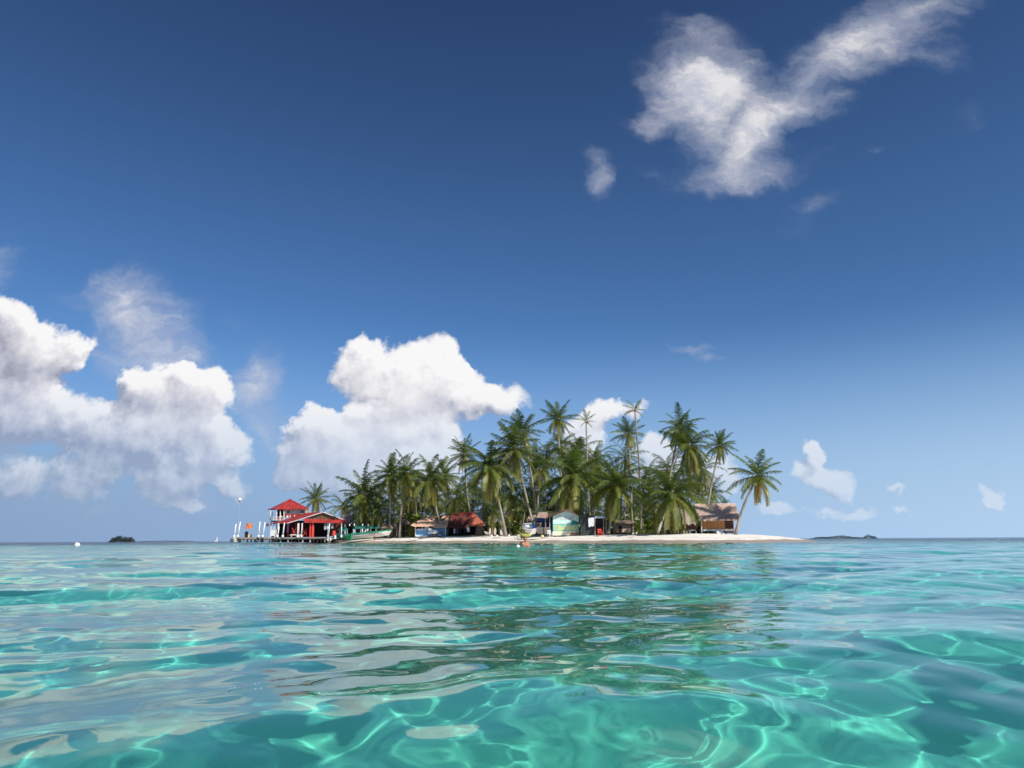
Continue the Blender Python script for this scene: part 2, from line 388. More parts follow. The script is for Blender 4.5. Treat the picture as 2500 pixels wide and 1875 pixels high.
# ---------------------------------------------------------------- coconut palms
def leaf_mat():
    m, t, o = newmat('palm_leaf')
    a = t.n('ShaderNodeAttribute'); a.attribute_name = 'age'
    oi = t.n('ShaderNodeObjectInfo'); tc = t.n('ShaderNodeTexCoord')
    nz = t.noise(tc.outputs['Object'], 1.1, 3)
    f = t.m('ADD', a.outputs['Fac'], t.m('MULTIPLY', t.m('SUBTRACT', nz, .5), .35))
    c = t.ramp(f, [(0, (.065, .095, .024)), (.3, (.095, .125, .028)), (.55, (.19, .19, .04)), (.78, (.32, .26, .065)), (.9, (.30, .19, .07)), (1, (.26, .13, .06))])
    v = t.m('MULTIPLY_ADD', oi.outputs['Random'], .40, 1.08)
    c = t.vm('SCALE', c, sc=v)
    p = t.n('ShaderNodeBsdfPrincipled'); t.put(p.inputs['Base Color'], c); p.inputs['Roughness'].default_value = .42
    p.inputs['Specular IOR Level'].default_value = .45
    q = t.n('ShaderNodeBsdfTranslucent'); t.put(q.inputs[0], t.vm('MULTIPLY', c, (1.3, 1.5, .7)))
    mx = t.n('ShaderNodeMixShader'); mx.inputs[0].default_value = .32
    t.put(mx.inputs[1], p.outputs[0]); t.put(mx.inputs[2], q.outputs[0]); t.put(o.inputs[0], mx.outputs[0]); return m
M_LEAF = leaf_mat()
M_TRUNK = mat('palm_trunk', (.36, .31, .25), .9, .35, 2.2, .6, (1, 1, 4))
M_TRUNKW = mat('limed_palm_trunk', (.62, .58, .50), .9, .2, 2.2, .4, (1, 1, 4))
M_NUT = mat('coconut', (.42, .20, .06), .5, .4, 5, c2=(.30, .26, .07))
Z3 = Vector((0, 0, 1))
def frond(mb, rnd, az, e0, L, bend, age, org=(0, 0, 0), m=34):
    n = 9; p = Vector(org); pts = []; tans = []
    wob = rnd.uniform(-.25, .25)
    for i in range(n+1):
        t = i/n; el = max(R(-88), e0-bend*t**1.25); a = az+wob*t
        d = Vector((math.cos(el)*math.cos(a), math.cos(el)*math.sin(a), math.sin(el)))
        pts.append(p.copy()); tans.append(d); p = p+d*(L/n)
    # rachis
    i0 = len(mb.v)
    for i, q in enumerate(pts):
        r = .045*(1-i/n)+.008; s = Vector((-math.sin(az), math.cos(az), 0)); u = tans[i].cross(s)
        for w in (0, 2.1, 4.2):
            mb.v.append(tuple(q+(s*math.cos(w)+u*math.sin(w))*r)); mb.a.append(min(1, age*.6+.42))
    for i in range(n):
        for j in range(3):
            a_ = i0+i*3; mb.f.append((a_+j, a_+(j+1) % 3, a_+3+(j+1) % 3, a_+3+j))
    roll = rnd.uniform(-.5, .5)
    for side in (-1, 1):
        for j in range(m):
            t = .10+.9*(j+rnd.uniform(-.3, .3))/m; t = min(.995, max(.05, t)); x = t*n; i = min(n-1, int(x)); f = x-i
            q = pts[i].lerp(pts[i+1], f); tn = tans[i].lerp(tans[i+1], f).normalized()
            s = Vector((-math.sin(az), math.cos(az), 0)); s = (s-tn*s.dot(tn)).normalized(); u = tn.cross(s)
            if u.z < 0: u = -u
            sv = s*side*math.cos(roll)+u*math.sin(roll)*side
            l = L*.235*(math.sin(math.pi*(.14+.80*t))**.7)*rnd.uniform(.68, 1.16)
            dr = rnd.uniform(.0, .55)+age*.45
            d1 = (sv*1.0+tn*(.35+.5*t)+u*.12-Z3*dr).normalized()
            d2 = (d1*.8-Z3*(.55+age*.6)+tn*.15).normalized()
            w = tn*(.038+.022*rnd.random())*(L/4.5)
            a_ = min(1, max(0, age+rnd.uniform(-.07, .07)))
            b_ = q; mid = q+d1*l*.5; tip = mid+d2*l*.5
            k = len(mb.v); mb.v += [tuple(b_-w), tuple(b_+w), tuple(mid+w*.9), tuple(mid-w*.9), tuple(tip)]; mb.a += [a_]*4+[min(1, a_+.12)]
            mb.f += [(k, k+1, k+2, k+3), (k+3, k+2, k+4)]
def crown_mesh(seed, N, L, top=82, low=-50, bend=(35, 80), dead=0, m=34, drop=.85, skip=None):
    rnd = random.Random(seed); mb = MB()
    for i in range(N):
        g = i/(N-1); az = i*2.39996+rnd.uniform(-.25, .25)
        e0 = R(top+(low-top)*g**drop+rnd.uniform(-12, 10)); bd = R(bend[0]+(bend[1]-bend[0])*g+rnd.uniform(-16, 18))
        age = .12+.62*g**1.6+rnd.uniform(-.05, .08)
        if i >= N-dead: age = .97
        frond(mb, rnd, az, e0, L*(.72+.38*math.sin(math.pi*min(1, .25+g*.6)))*rnd.uniform(.78, 1.12), bd, age, (rnd.uniform(-.1, .1), rnd.uniform(-.1, .1), .25-g*.45), m)
    me = bpy.data.meshes.new('crown'); me.from_pydata(mb.v, [], mb.f)
    a_ = me.attributes.new('age', 'FLOAT', 'POINT'); a_.data.foreach_set('value', mb.a); me.materials.append(M_LEAF); me.update(); return me
CROWNS = {
 'full': [crown_mesh(s, 38, 4.9, 84, -72, (42, 86), m=40, drop=.72, dead=s) for s in (1, 2)],
 'lush': [crown_mesh(s, 42, 5.4, 82, -72, (48, 88), m=50, drop=.72, dead=s % 3) for s in (3, 4, 9)],
 'star': [crown_mesh(s, 32, 4.6, 84, -72, (22, 46), m=36, dead=s % 2*2) for s in (5, 6)],
 'skirt': [crown_mesh(s, 38, 4.7, 82, -78, (25, 58), m=38, dead=2) for s in (7, 8)],
 'thin': [crown_mesh(s, 10, 4.4, 78, -12, (25, 60), m=30, dead=d) for s, d in ((10, 0), (11, 4))],
 'lean': [crown_mesh(12, 33, 4.6, 84, -66, (38, 72), m=38, dead=4)],
 'dense': [crown_mesh(s, 26, 5.2, 80, -68, (45, 85), m=28) for s in (13, 14, 15)],
}
def nuts_mesh(seed):
    rnd = random.Random(seed); mb = MB()
    for k in range(11):
        a = rnd.uniform(0, 6.28); mb.sphere((math.cos(a)*rnd.uniform(.2, .42), math.sin(a)*rnd.uniform(.2, .42), rnd.uniform(-.6, -.05)), rnd.uniform(.11, .15), 8, 6, (1, 1, 1.15))
    for k in range(5):
        a = rnd.uniform(0, 6.28); c_, s_ = math.cos(a), math.sin(a)
        mb.tube([(0, 0, -.05), (c_*.35, s_*.35, .1), (c_*.6, s_*.6, -.2), (c_*.66, s_*.66, -.55)], [.03, .03, .02, .01], 5)
    me = bpy.data.meshes.new('coconut_cluster'); me.from_pydata(mb.v, [], mb.f); me.polygons.foreach_set('use_smooth', [True]*len(me.polygons)); me.materials.append(M_NUT); me.update(); return me
NUTS = [nuts_mesh(s) for s in (1, 2, 3)]
prnd = random.Random(5)
def palm(label, crown, base, Y, r, kind, bow=0, group=None, nuts=True, white=False, Yc=None, pick=None):
    cx, cy = crown; Yc = Yc or Y+prnd.uniform(-.5, .5)
    b_ = at(base, 1310, Y); b_.z = gz(b_.x, b_.y)-.05; c_ = at(cx, cy, Yc)
    root = empty('palm_tree', b_, label, 'palm tree', group)
    n = 14; mb = MB(); pts = []; rad = []; H = (c_-b_).length
    for i in range(n+1):
        t = i/n; p = b_.lerp(c_, t); q = p+Vector((bow*H*math.sin(math.pi*t)*(1-.35*t), 0, 0))
        pts.append(q); rad.append((.125+.10*math.exp(-t*16)+.03*(1-t))*(1.06 if i % 2 else .97)*(.85 if kind == 'thin' else 1))
    mb.tube(pts, rad, 9); mb.build('trunk', M_TRUNKW if white else M_TRUNK, root, True)
    me = (CROWNS[kind][pick] if pick is not None else prnd.choice(CROWNS[kind]))
    sc = 1.12*r*Yc/FPX/{'full': 4.3, 'lush': 4.7, 'star': 4.5, 'skirt': 4.0, 'thin': 3.9, 'lean': 4.3, 'dense': 4.4}[kind]
    o = link('crown', me, root); o.location = c_-b_; o.scale = (sc, sc, sc); o.rotation_euler = (prnd.uniform(-.12, .12), prnd.uniform(-.12, .12), prnd.uniform(0, 6.28))
    if nuts:
        q = link('coconut_cluster', prnd.choice(NUTS), root); q.location = c_-b_; q.scale = (sc, sc, sc)
    return root
FRONT = [
 # label, crown, base, Y, radius px, kind, bow
 ('palm rising behind the ridge of the red pavilion, standing apart at the left end', (771,1217), 778, 122, 40, 'star', 0, 0, 0),
 ('broad dark palm between the blue gabled hut and the thatched shelter', (889,1208), 906, 110, 62, 'full', 0, 0, 0),
 ('low dark palm peeping out left behind the broad palm above the blue hut', (839,1237), 850, 126, 36, 'dense', 0, 0, 0),
 ('palm with slim pale straight trunk left of the twin pair over the thatched shelter', (955,1158), 950, 106, 45, 'full', 0, 0, 0),
 ('palm with bowed pale trunk right of the twin pair over the thatched shelter', (994,1156), 976, 104, 48, 'full', -.03, 0, 0),
 ('full round palm whose trunk crosses the peach roof of the light blue house', (1051,1174), 1087, 102, 56, 'full', -.035, 0, 0),
 ('darker palm close behind the full palm over the peach roof', (1084,1162), 1096, 112, 44, 'star', 0, 0, 0),
 ('star shaped palm standing clear of the thicket above the rust red roof', (1134,1109), 1158, 114, 44, 'star', -.03, 0, 0),
 ('large arching palm with curved trunk beside the upright cream boards', (1194,1139), 1236, 95, 66, 'lush', .02, 0, 0),
 ('tall heavy palm with yellowing skirt and trunk leaning down to the blue tarp', (1256,1097), 1309, 94, 62, 'skirt', .0, 0, 0),
 ('tall dark palm just behind the heavy palm with the yellowing skirt', (1276,1052), 1312, 100, 48, 'star', .03, 0, 0),
 ('tall palm with long hanging skirt, tallest of the left half and clear against the sky', (1361,1022), 1378, 104, 46, 'star', 0, 0, 0),
 ('spindly palm with very small crown between the two tallest', (1431,1029), 1444, 108, 24, 'thin', -.01, 0, 0),
 ('broad bushy palm hanging over the painted welcome wall', (1400,1166), 1428, 93, 80, 'lush', .0, 0, 0),
 ('yellow green palm with short bent trunk beside the red chair', (1503,1185), 1484, 88, 66, 'lush', .02, 0, 0),
 ('tallest palm with sparse crown half withered to rusty brown', (1550,1000), 1565, 96, 26, 'thin', .015, 0, 0),
 ('star shaped palm just left of the tallest withered one', (1535,1058), 1545, 104, 38, 'star', 0, 0, 0),
 ('palm with pale upper trunk and topmost crown of the right hand group', (1659,1045), 1622, 100, 46, 'full', -.03, 0, 0),
 ('thick palm with lime washed foot and long trunk leaning right', (1682,1090), 1604, 92, 62, 'full', .0, 0, 1),
 ('palm on the right edge of the thicket standing out against the sky', (1757,1088), 1716, 102, 34, 'skirt', -.01, 0, 0),
 ('low wide palm whose fronds hang over the picnic table', (1640,1207), 1634, 82, 74, 'lush', 0, 0, 0),
 ('lone palm leaning right beyond the thatched house', (1849,1163), 1796, 84, 60, 'lean', -.05, 0, 0),
 ('small far palm top showing above the thatched ridge', (1768,1230), 1770, 140, 14, 'dense', 0, 0, 0),
]
for lab, cr, ba, Y, r, kind, bow, _, wh in FRONT:
    palm(lab, cr, ba, Y, r, kind, bow, white=bool(wh), pick={'tallest palm with sparse crown half withered to rusty brown': 1, 'spindly palm with very small crown between the two tallest': 0}.get(lab))
BACK = [(1013,1200,36),(983,1217,34),(925,1200,38),(1115,1212,40),(1134,1206,36),(926,1245,30),(1334,1109,40),(1370,1090,36),(1414,1102,42),(1320,1143,42),(1247,1205,52),(1185,1225,50),
 (1453,1122,42),(1526,1118,42),(1585,1165,38),(1629,1145,36),(1714,1146,44),(1707,1215,40),(1570,1196,46),(1300,1190,48),(1345,1215,46),(1210,1190,40),(1460,1185,44),(1600,1225,44),(1280,1238,42),(1545,1235,42),(1095,1238,36),(1740,1205,36),(1155,1180,34),(1226,1120,34),
 (1000,1245,34),(1040,1222,34),(1430,1170,46),(1375,1190,44),(1500,1155,36),(1655,1180,44),(1685,1170,38),(1060,1205,34),(960,1205,32),(880,1235,34),(1400,1140,40),(1305,1125,36)]+[(900+k*42+prnd.uniform(-14,14), prnd.uniform(1240,1266), prnd.uniform(34,46)) for k in range(19)]
ZONES = [(0, 915, 'the blue gabled hut'), (915, 1010, 'the low thatched shelters'), (1010, 1092, 'the peach roof'), (1092, 1190, 'the rust red roof'), (1190, 1270, 'the upright surfboards'), (1270, 1345, 'the covered motorboat'),
         (1345, 1418, 'the painted welcome wall'), (1418, 1500, 'the dark hut'), (1500, 1570, 'the pale shack'), (1570, 1640, 'the lime washed trunk'), (1640, 1800, 'the picnic table')]
ORD = ['highest', 'second highest', 'third highest', 'fourth highest', 'fifth highest', 'sixth highest', 'seventh highest', 'eighth highest', 'ninth highest', 'tenth highest']
for z0, z1, zn in ZONES:
    for k, (cx, cy, r) in enumerate(sorted([q for q in BACK if z0 <= q[0] < z1], key=lambda q: q[1])):
        palm('dark thicket palm behind %s, %s crown of those there' % (zn, ORD[k]), (cx, cy), cx+prnd.uniform(-16, 16), 108+prnd.uniform(0, 26), r*1.12, 'dense', prnd.uniform(-.03, .03), 'palms packed in the thicket', nuts=False)
# lower storey of the thicket
srnd = random.Random(3)
def bush_mesh(seed, n=260):
    rnd = random.Random(seed); mb = MB()
    for k in range(n):
        a, e = rnd.uniform(0, 6.28), rnd.uniform(.1, 1.5); rr = rnd.uniform(.3, 1); c_ = Vector((math.cos(a)*math.cos(e)*rr, math.sin(a)*math.cos(e)*rr, math.sin(e)*rr*1.1))
        d_ = Vector((rnd.gauss(0, 1), rnd.gauss(0, 1), rnd.gauss(.3, .7))).normalized(); s_ = d_.cross(Vector((rnd.gauss(0, 1), rnd.gauss(0, 1), rnd.gauss(0, 1)))).normalized()
        L_ = rnd.uniform(.15, .34); w = s_*L_*.28
        k_ = len(mb.v); mb.v += [tuple(c_), tuple(c_+d_*L_*.5+w), tuple(c_+d_*L_), tuple(c_+d_*L_*.5-w)]; mb.a += [rnd.uniform(.1, .5)]*4; mb.f.append((k_, k_+1, k_+2, k_+3))
    me = bpy.data.meshes.new('shrub'); me.from_pydata(mb.v, [], mb.f); a_ = me.attributes.new('age', 'FLOAT', 'POINT'); a_.data.foreach_set('value', mb.a); me.materials.append(M_LEAF); me.update(); return me
BUSH = [bush_mesh(s) for s in (1, 2, 3)]
ug = MB()
for i in range(70):
    px = srnd.uniform(900, 1712); Y = srnd.uniform(110, 134); p = at(px, 1310, Y); s_ = srnd.uniform(1.8, 3.4); me = srnd.choice(BUSH)
    T = Matrix.Translation((p.x, p.y, gz(p.x, p.y)-.2)) @ Matrix.Rotation(srnd.uniform(0, 6), 4, 'Z') @ Matrix.Diagonal((s_*1.3, s_, s_, 1)); k0 = len(ug.v)
    ug.v += [tuple(T @ v.co) for v in me.vertices]; ug.a += [d_.value for d_ in me.attributes['age'].data]; ug.f += [tuple(k0+q for q in pl.vertices) for pl in me.polygons]
ug = ug.build('undergrowth', M_LEAF, None, False, 'age'); ug['kind'] = 'stuff'
tag(ug, 'dark leafy undergrowth filling the shade at the foot of the palm thicket', 'undergrowth')
for px, Y, s_, lab in ((1590, 88, .62, 'bright green low shrub at the back of the sand left of the picnic table'), (1566, 92, .7, 'dark shrub by the leaning trunk behind the white buckets'), (1008, 103, .7, 'green shrub at the left corner of the light blue house')):
    p = at(px, 1310, Y); q = link('shrub', BUSH[px % 3]); q.location = (p.x, p.y, gz(p.x, p.y)-.1); q.scale = (s_*1.3, s_, s_); tag(q, lab, 'shrub')
# ---------------------------------------------------------------- materials of the things
M = dict(
 red_roof=mat('red_roof_sheet', (.50, .055, .045), .5, .4, .8, .2, (6, 1, 1)), red=mat('red_paint', (.46, .05, .045), .5, .25, 3),
 brightred=mat('bright_red_paint', (.75, .08, .06), .5, .15, 3), white=mat('white_paint', (.80, .80, .78), .55, .10, 2),
 pinkwhite=mat('pale_pink_board', (.74, .64, .60), .7, .12, 2, 0, (1, 1, 8)), darkwood=mat('dark_wood', (.075, .05, .035), .85, .4, 4, .3, (1, 1, 6)),
 dark=mat('black_and_interior_shade', (.03, .026, .024), .9, .3, 2), brownwood=mat('gable_boards', (.17, .13, .075), .85, .35, 3, .3, (8, 1, 1)),  # dark: shade of interiors put into the colour, also plain black parts
 concrete=mat('weathered_concrete', (.46, .42, .36), .9, .3, 2, .3), plank=mat('weathered_plank', (.38, .31, .25), .9, .35, 3, .3, (5, 1, 1)),
 thatch=mat('grey_thatch', (.66, .48, .39), .95, .26, 2.2, .5, (2.5, 2.5, 1)), thatchb=mat('brown_thatch', (.36, .25, .18), .95, .35, 2.2, .5, (2.5, 2.5, 1)),
 thatchg=mat('bleached_thatch', (.60, .48, .41), .95, .3, 2.2, .5, (2.5, 2.5, 1)),
 blue=mat('blue_tarp', (.03, .13, .50), .45, .25, 1.5, .4), navy=mat('navy_boards', (.03, .06, .19), .7, .3, 2, .2, (6, 1, 1)), lightblue=mat('light_blue_paint', (.24, .50, .80), .6, .15, 2),
 midblue=mat('mid_blue_paint', (.10, .33, .72), .6, .15, 2), peach=mat('peach_roof_sheet', (.76, .46, .31), .7, .16, 1.2, .2, (6, 1, 1)), rust=mat('rusty_roof_sheet', (.17, .045, .035), .75, .35, 1.2, .3, (6, 1, 1)),
 orangeroof=mat('orange_red_roof_sheet', (.52, .15, .085), .7, .3, 1, .2, (6, 1, 1)), green=mat('green_boat_paint', (.03, .26, .15), .4, .2, 2), brightgreen=mat('bright_green_boat_paint', (.05, .50, .17), .4, .15, 2),
 hull=mat('white_boat_paint', (.78, .76, .70), .4, .18, 1.5), tealc=mat('teal_canopy', (.03, .19, .155), .7, .2, 1.5, .3), orange=mat('orange_cloth', (.85, .22, .07), .7, .3, 2.5, 0, c2=(.8, .42, .2), trans=.3),
 rubber=mat('black_rubber', (.02, .02, .02), .8, .3, 4), barrelb=mat('brown_barrel', (.30, .15, .06), .7, .3, 3), drumw=mat('cream_drum', (.70, .67, .55), .6, .15, 3), mint=mat('mint_wall_paint', (.62, .88, .80), .7, .10, 1.5),
 teal=mat('turquoise_wall_paint', (.20, .58, .52), .7, .14, 1.5), darkteal=mat('dark_green_wall_paint', (.03, .24, .20), .7, .2, 1.5), cream=mat('cream_wall_paint', (.80, .78, .55), .7, .12, 1.5), yellow=mat('yellow_lettering', (.85, .70, .20), .6, .12, 3),
 terracotta=mat('terracotta_paint', (.62, .30, .18), .7, .2, 3), iron=mat('dark_corrugated_sheet', (.05, .06, .065), .6, .3, 2, .3, (8, 1, 1)), paper=mat('white_sheet', (.74, .74, .78), .8, .08, 4), skyblue=mat('pale_blue_sheet', (.55, .68, .78), .5, .15, 3),
 orangewood=mat('varnished_orange_boards', (.78, .34, .11), .5, .35, 2.5, .2, (7, 1, .4)), redwood=mat('red_brown_boards', (.27, .09, .06), .6, .3, 3, .2, (7, 1, 1)), board=mat('bare_plank', (.55, .40, .30), .85, .3, 3), glass=mat('dark_window', (.02, .025, .03), .15, .2, 2),
 skin=mat('sunburnt_skin', (.50, .21, .12), .55, .12, 6), hair=mat('dark_hair', (.03, .016, .01), .7, .3, 10), pink=mat('pink_shirt', (.75, .32, .24), .8, .2, 6), brownskin=mat('brown_skin', (.22, .10, .06), .6, .12, 6), shorts=mat('dark_shorts', (.05, .03, .03), .8, .2, 6), grey=mat('grey_cloth', (.35, .34, .34), .85, .2, 5),
 lime=mat('lime_plastic', (.62, .72, .16), .4, .12, 2), creamhull=mat('cream_fibreglass', (.62, .52, .42), .6, .25, 2), floatw=mat('white_float', (.82, .80, .76), .4, .08, 4), ylw=mat('yellow_float', (.80, .66, .38), .5, .15, 4), pole=mat('bleached_pole', (.46, .38, .31), .9, .3, 4),
 purple=mat('purple_cloth', (.16, .07, .14), .8, .3, 3), canvas=mat('striped_cloth', (.60, .62, .66), .85, .3, 3, 0, (9, 1, .3)), farhaze=mat('hazy_far_foliage', (.06, .085, .09), .9, .4, .1), metal=mat('grey_pole', (.45, .45, .46), .5, .15, 3), bamboo=mat('cane_wall', (.20, .14, .09), .9, .5, 3, .5, (9, 9, .6)))  # islet foliage: distance haze is put into the leaf colour
trnd = random.Random(21)
def X_(px, Y): return at(px, 1300, Y).x
def Zp(py, px, Y): return at(px, py, Y).z
def gable_letters(txt, x0, x1, y0, y1, Y, m, parent, name='lettering', bold=.0):
    cu = bpy.data.curves.new('t', 'FONT'); cu.body = txt; cu.size = 1; cu.align_x = 'CENTER'; cu.extrude = .0; cu.offset = bold; cu.resolution_u = 3
    o = bpy.data.objects.new('t', cu); C.objects.link(o); dg = bpy.context.evaluated_depsgraph_get(); dg.update()
    me = bpy.data.meshes.new_from_object(o.evaluated_get(dg)); bpy.data.objects.remove(o); bpy.data.curves.remove(cu)
    xs = [v.co.x for v in me.vertices]; ys = [v.co.y for v in me.vertices]
    a, b = at(x0, y1, Y), at(x1, y0, Y); sx = (b.x-a.x)/(max(xs)-min(xs)); sy = (b.z-a.z)/(max(ys)-min(ys)); L0, mx_, my_ = parent.location, min(xs), min(ys)
    for v in me.vertices: v.co = Vector((a.x+(v.co.x-mx_)*sx, Y, a.z+(v.co.y-my_)*sy))-L0
    me.materials.clear(); me.materials.append(m); me.name = name; return link(name, me, parent)
def thatch_roof(mb, quad, th=.28, fringe=.4, n=60, rag=.12):
    """quad: ridge left, ridge right, eave right, eave left as points; laid as overlapping ragged courses"""
    A, B, Cc, D = [Vector(p) for p in quad]; nrm = (B-A).cross(D-A).normalized()
    if nrm.z < 0: nrm = -nrm
    mb.slab([A, B, Cc, D], -nrm*th)
    courses = 9
    for r in range(courses):
        t0, t1 = r/courses, (r+1.35)/courses
        for i in range(n):
            u0, u1 = i/n, (i+1.25)/n; u1 = min(u1, 1.01)
            tt = t1+trnd.uniform(-.02, .05)
            if r == courses-1: tt = 1+trnd.uniform(.0, fringe*.5)+.08*math.sin(i*.37+1)
            h0, h1 = trnd.uniform(.03, .05), trnd.uniform(.05, .05+rag*.45)
            P0 = A.lerp(B, u0).lerp(D.lerp(Cc, u0), t0)+nrm*h0; P1 = A.lerp(B, u1).lerp(D.lerp(Cc, u1), t0)+nrm*h0
            Q1 = A.lerp(B, u1)+(D.lerp(Cc, u1)-A.lerp(B, u1))*tt+nrm*h1; Q0 = A.lerp(B, u0)+(D.lerp(Cc, u0)-A.lerp(B, u0))*(tt+trnd.uniform(-.02, .02))+nrm*h1
            mb.face([P0, P1, Q1, Q0])
    return mb
def root_at(name, px, py, Y, label, cat, group=None):
    p = at(px, py, Y); return empty(name, p, label, cat, group)
# ---------------------------------------------------------------- two storey house
r = root_at('two_storey_house', 705, 1312, 118, 'two storey white and red house on stilts with red hipped roof and open balcony', 'house')
Yh = 118
eL, eR, bL, bR = at(673, 1242.5, Yh-.6), at(752.5, 1241.5, Yh-.6), at(654, 1244, Yh+6.5), at(735, 1243, Yh+6.5)
apx = at(707, 1218.5, Yh+2.6); apb = apx+Vector((-.2, .9, 0))
mb = MB()
for tri in ((eL, eR, apx), (bL, eL, apx), (eR, bR, apx), (bR, bL, apx)): mb.slab(tri, (0, 0, -.07))
mb.pbar(673, 1243.5, 752.5, 1242.5, Yh-.6, .07); mb.tube([eL, bL], .07); mb.tube([eL, apx], .06); mb.tube([eR, apx], .06)
mb.build('roof', M['red_roof'], r)
mb = MB(); mb.pbox(695, 1242, 741, 1255, Yh, 4); mb.build('upper_wall', M['pinkwhite'], r)
mb = MB(); mb.pbox(695, 1255, 741, 1262.5, Yh-.02, 4); mb.build('lower_wall_band', M['red'], r)
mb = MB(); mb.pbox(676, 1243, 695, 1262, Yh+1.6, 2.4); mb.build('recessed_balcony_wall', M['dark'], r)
for x in (704, 737):
    mb = MB(); mb.pbox(x-3.2, 1246, x+3.2, 1253.5, Yh-.05, .04); w = mb.build('window', M['glass'], r)
    mb = MB(); mb.pbar(x-3.3, 1253.6, x+3.3, 1253.6, Yh-.08, .035); mb.pbar(x, 1246, x, 1253.5, Yh-.08, .02); mb.pbar(x-3.3, 1246, x+3.3, 1246, Yh-.08, .03); mb.build('window_frame', M['white'], w)
for x, y0 in ((660.5, 1246), (664.5, 1250), (675.5, 1250), (693.5, 1243), (684.5, 1246)):
    mb = MB(); mb.pbar(x, y0, x-.6, 1271, Yh-.3 if x > 670 else Yh+1.5, .09); mb.build('balcony_post', M['white'], r)
mb = MB(); mb.pbox(661, 1271, 741, 1274.5, Yh-.4, 5); mb.build('balcony_floor', M['darkwood'], r)
mb = MB(); mb.pbar(663, 1262, 694, 1262, Yh-.35, .04); mb.pbar(663, 1269, 694, 1269, Yh-.35, .04)
for k in range(9): mb.pbar(664+k*3.6, 1262, 664+k*3.6, 1270, Yh-.35, .03)
mb.build('balcony_railing', M['pinkwhite'], r)
mb = MB(); mb.pbox(676, 1262, 693, 1270, Yh-.2, .05); mb.build('balcony_panel', M['red'], r)
for x, rr in ((701.4, 3.0), (685, 3.0)):
    mb = MB(); c_ = at(x, 1261.5, Yh-.34); mb.sphere(c_, rr*Yh/FPX, 12, 6, (1, .2, 1)); mb.build('round_white_plaque', M['white'], r)
for x in (708.5, 719): mb = MB(); mb.pbar(x, 1257, x, 1264, Yh-.3, .07); mb.build('balcony_post', M['white'], r)
for x in (661.5, 669, 676, 740):
    mb = MB(); mb.pbar(x, 1274, x, 1312, Yh+.2, .09); mb.build('stilt', M['white'] if x < 672 else M['darkwood'], r)
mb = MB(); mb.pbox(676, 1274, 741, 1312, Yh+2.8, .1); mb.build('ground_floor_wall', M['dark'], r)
# ---------------------------------------------------------------- pavilion
Yf = 109
r = root_at('red_pavilion', 775, 1312, Yf, 'open waterfront pavilion with low red gabled roof, dark inside, on the jetty deck', 'pavilion')
A, F1, F2 = at(789, 1250, Yf), at(701, 1277.5, Yf), at(843, 1269.5, Yf)
B, E, E2 = at(751, 1251.5, Yf+8), at(664, 1277.5, Yf+8), at(806, 1270, Yf+8)
mb = MB(); mb.slab([A, F1, E, B], (0, 0, -.09)); mb.slab([A, B, E2, F2], (0, 0, -.09)); mb.build('roof', M['red_roof'], r)
mb = MB(); mb.tube([F1+Vector((0, -.06, -.04)), A+Vector((0, -.06, -.04))], .08, 6); mb.tube([A+Vector((0, -.06, -.04)), F2+Vector((0, -.06, -.04))], .08, 6); mb.build('barge_board', M['pinkwhite'], r)
mb = MB(); mb.slab([at(789, 1251.5, Yf+.25), at(741, 1266, Yf+.25), at(840, 1269, Yf+.25)], (0, .08, 0)); g_ = mb.build('gable_panel', M['brownwood'], r)
for x in (765, 783, 803, 820): mb = MB(); mb.pbar(x, 1267, x, 1250+abs(x-789)*.37, Yf+.2, .06); mb.build('gable_stud', M['red'], g_)
mb = MB(); mb.slab([at(740, 1266.5, Yf-.1), at(841, 1268.5, Yf-.1), at(845, 1276.5, Yf-1.1), at(744, 1275, Yf-1.1)], (0, 0, -.06)); mb.build('front_canopy', M['red_roof'], r)
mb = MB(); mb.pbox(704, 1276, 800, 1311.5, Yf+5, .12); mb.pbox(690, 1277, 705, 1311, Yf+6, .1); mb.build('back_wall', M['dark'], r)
mb = MB(); mb.pbox(800, 1276, 841, 1309, Yf+4, .12); mb.build('side_wall', M['redwood'], r)
for x in (703, 722, 741, 846):
    mb = MB(); mb.pbar(x, 1276, x, 1311, Yf+1.5, .06); mb.build('roof_post', M['red'], r)
for x, w in ((756.5, .12), (763, .2)):
    mb = MB(); mb.pbar(x+1.5, 1276, x, 1312, Yf-.6, w); mb.build('red_column', M['brightred'], r)
for k in range(7):
    mb = MB(); x = 711+k*7; mb.pbar(x, 1278, x, 1308, Yf+4.7, .05); mb.build('wall_stud', M['red'], r)
mb = MB(); mb.pbox(708, 1304.5, 733, 1307, Yf-.3, .5); mb.pbox(710, 1307, 712, 1311.5, Yf-.2, .3); mb.pbox(729, 1307, 731, 1311.5, Yf-.2, .3); tag(mb.build('bench', M['white']), 'long low white bench on the deck in front of the pavilion', 'bench')
def xchair(px, lab):
    r = root_at('folding_chair', px, 1311.5, Yf-.1, lab, 'chair', None)
    for s in (-1, 1):
        mb = MB(); mb.pbar(px-5*s, 1289, px+5*s, 1309, Yf+.1, .045); mb.build('crossed_leg', M['brightred'], r)
    mb = MB(); mb.pbar(px-5, 1298, px+5, 1296, Yf+.1, .04); mb.pbox(px-4, 1299, px+4, 1300, Yf, .4); mb.build('seat', M['red'], r)
    for s in (-1, 1): mb = MB(); mb.pbar(px-4*s, 1309, px-4*s, 1311.5, Yf+.1, .04); mb.build('foot', M['brightred'], r)
xchair(745, 'red folding chair with crossed legs right of the bench, nearer the red columns'); xchair(718, 'red folding chair with crossed legs in the shade behind the bench')
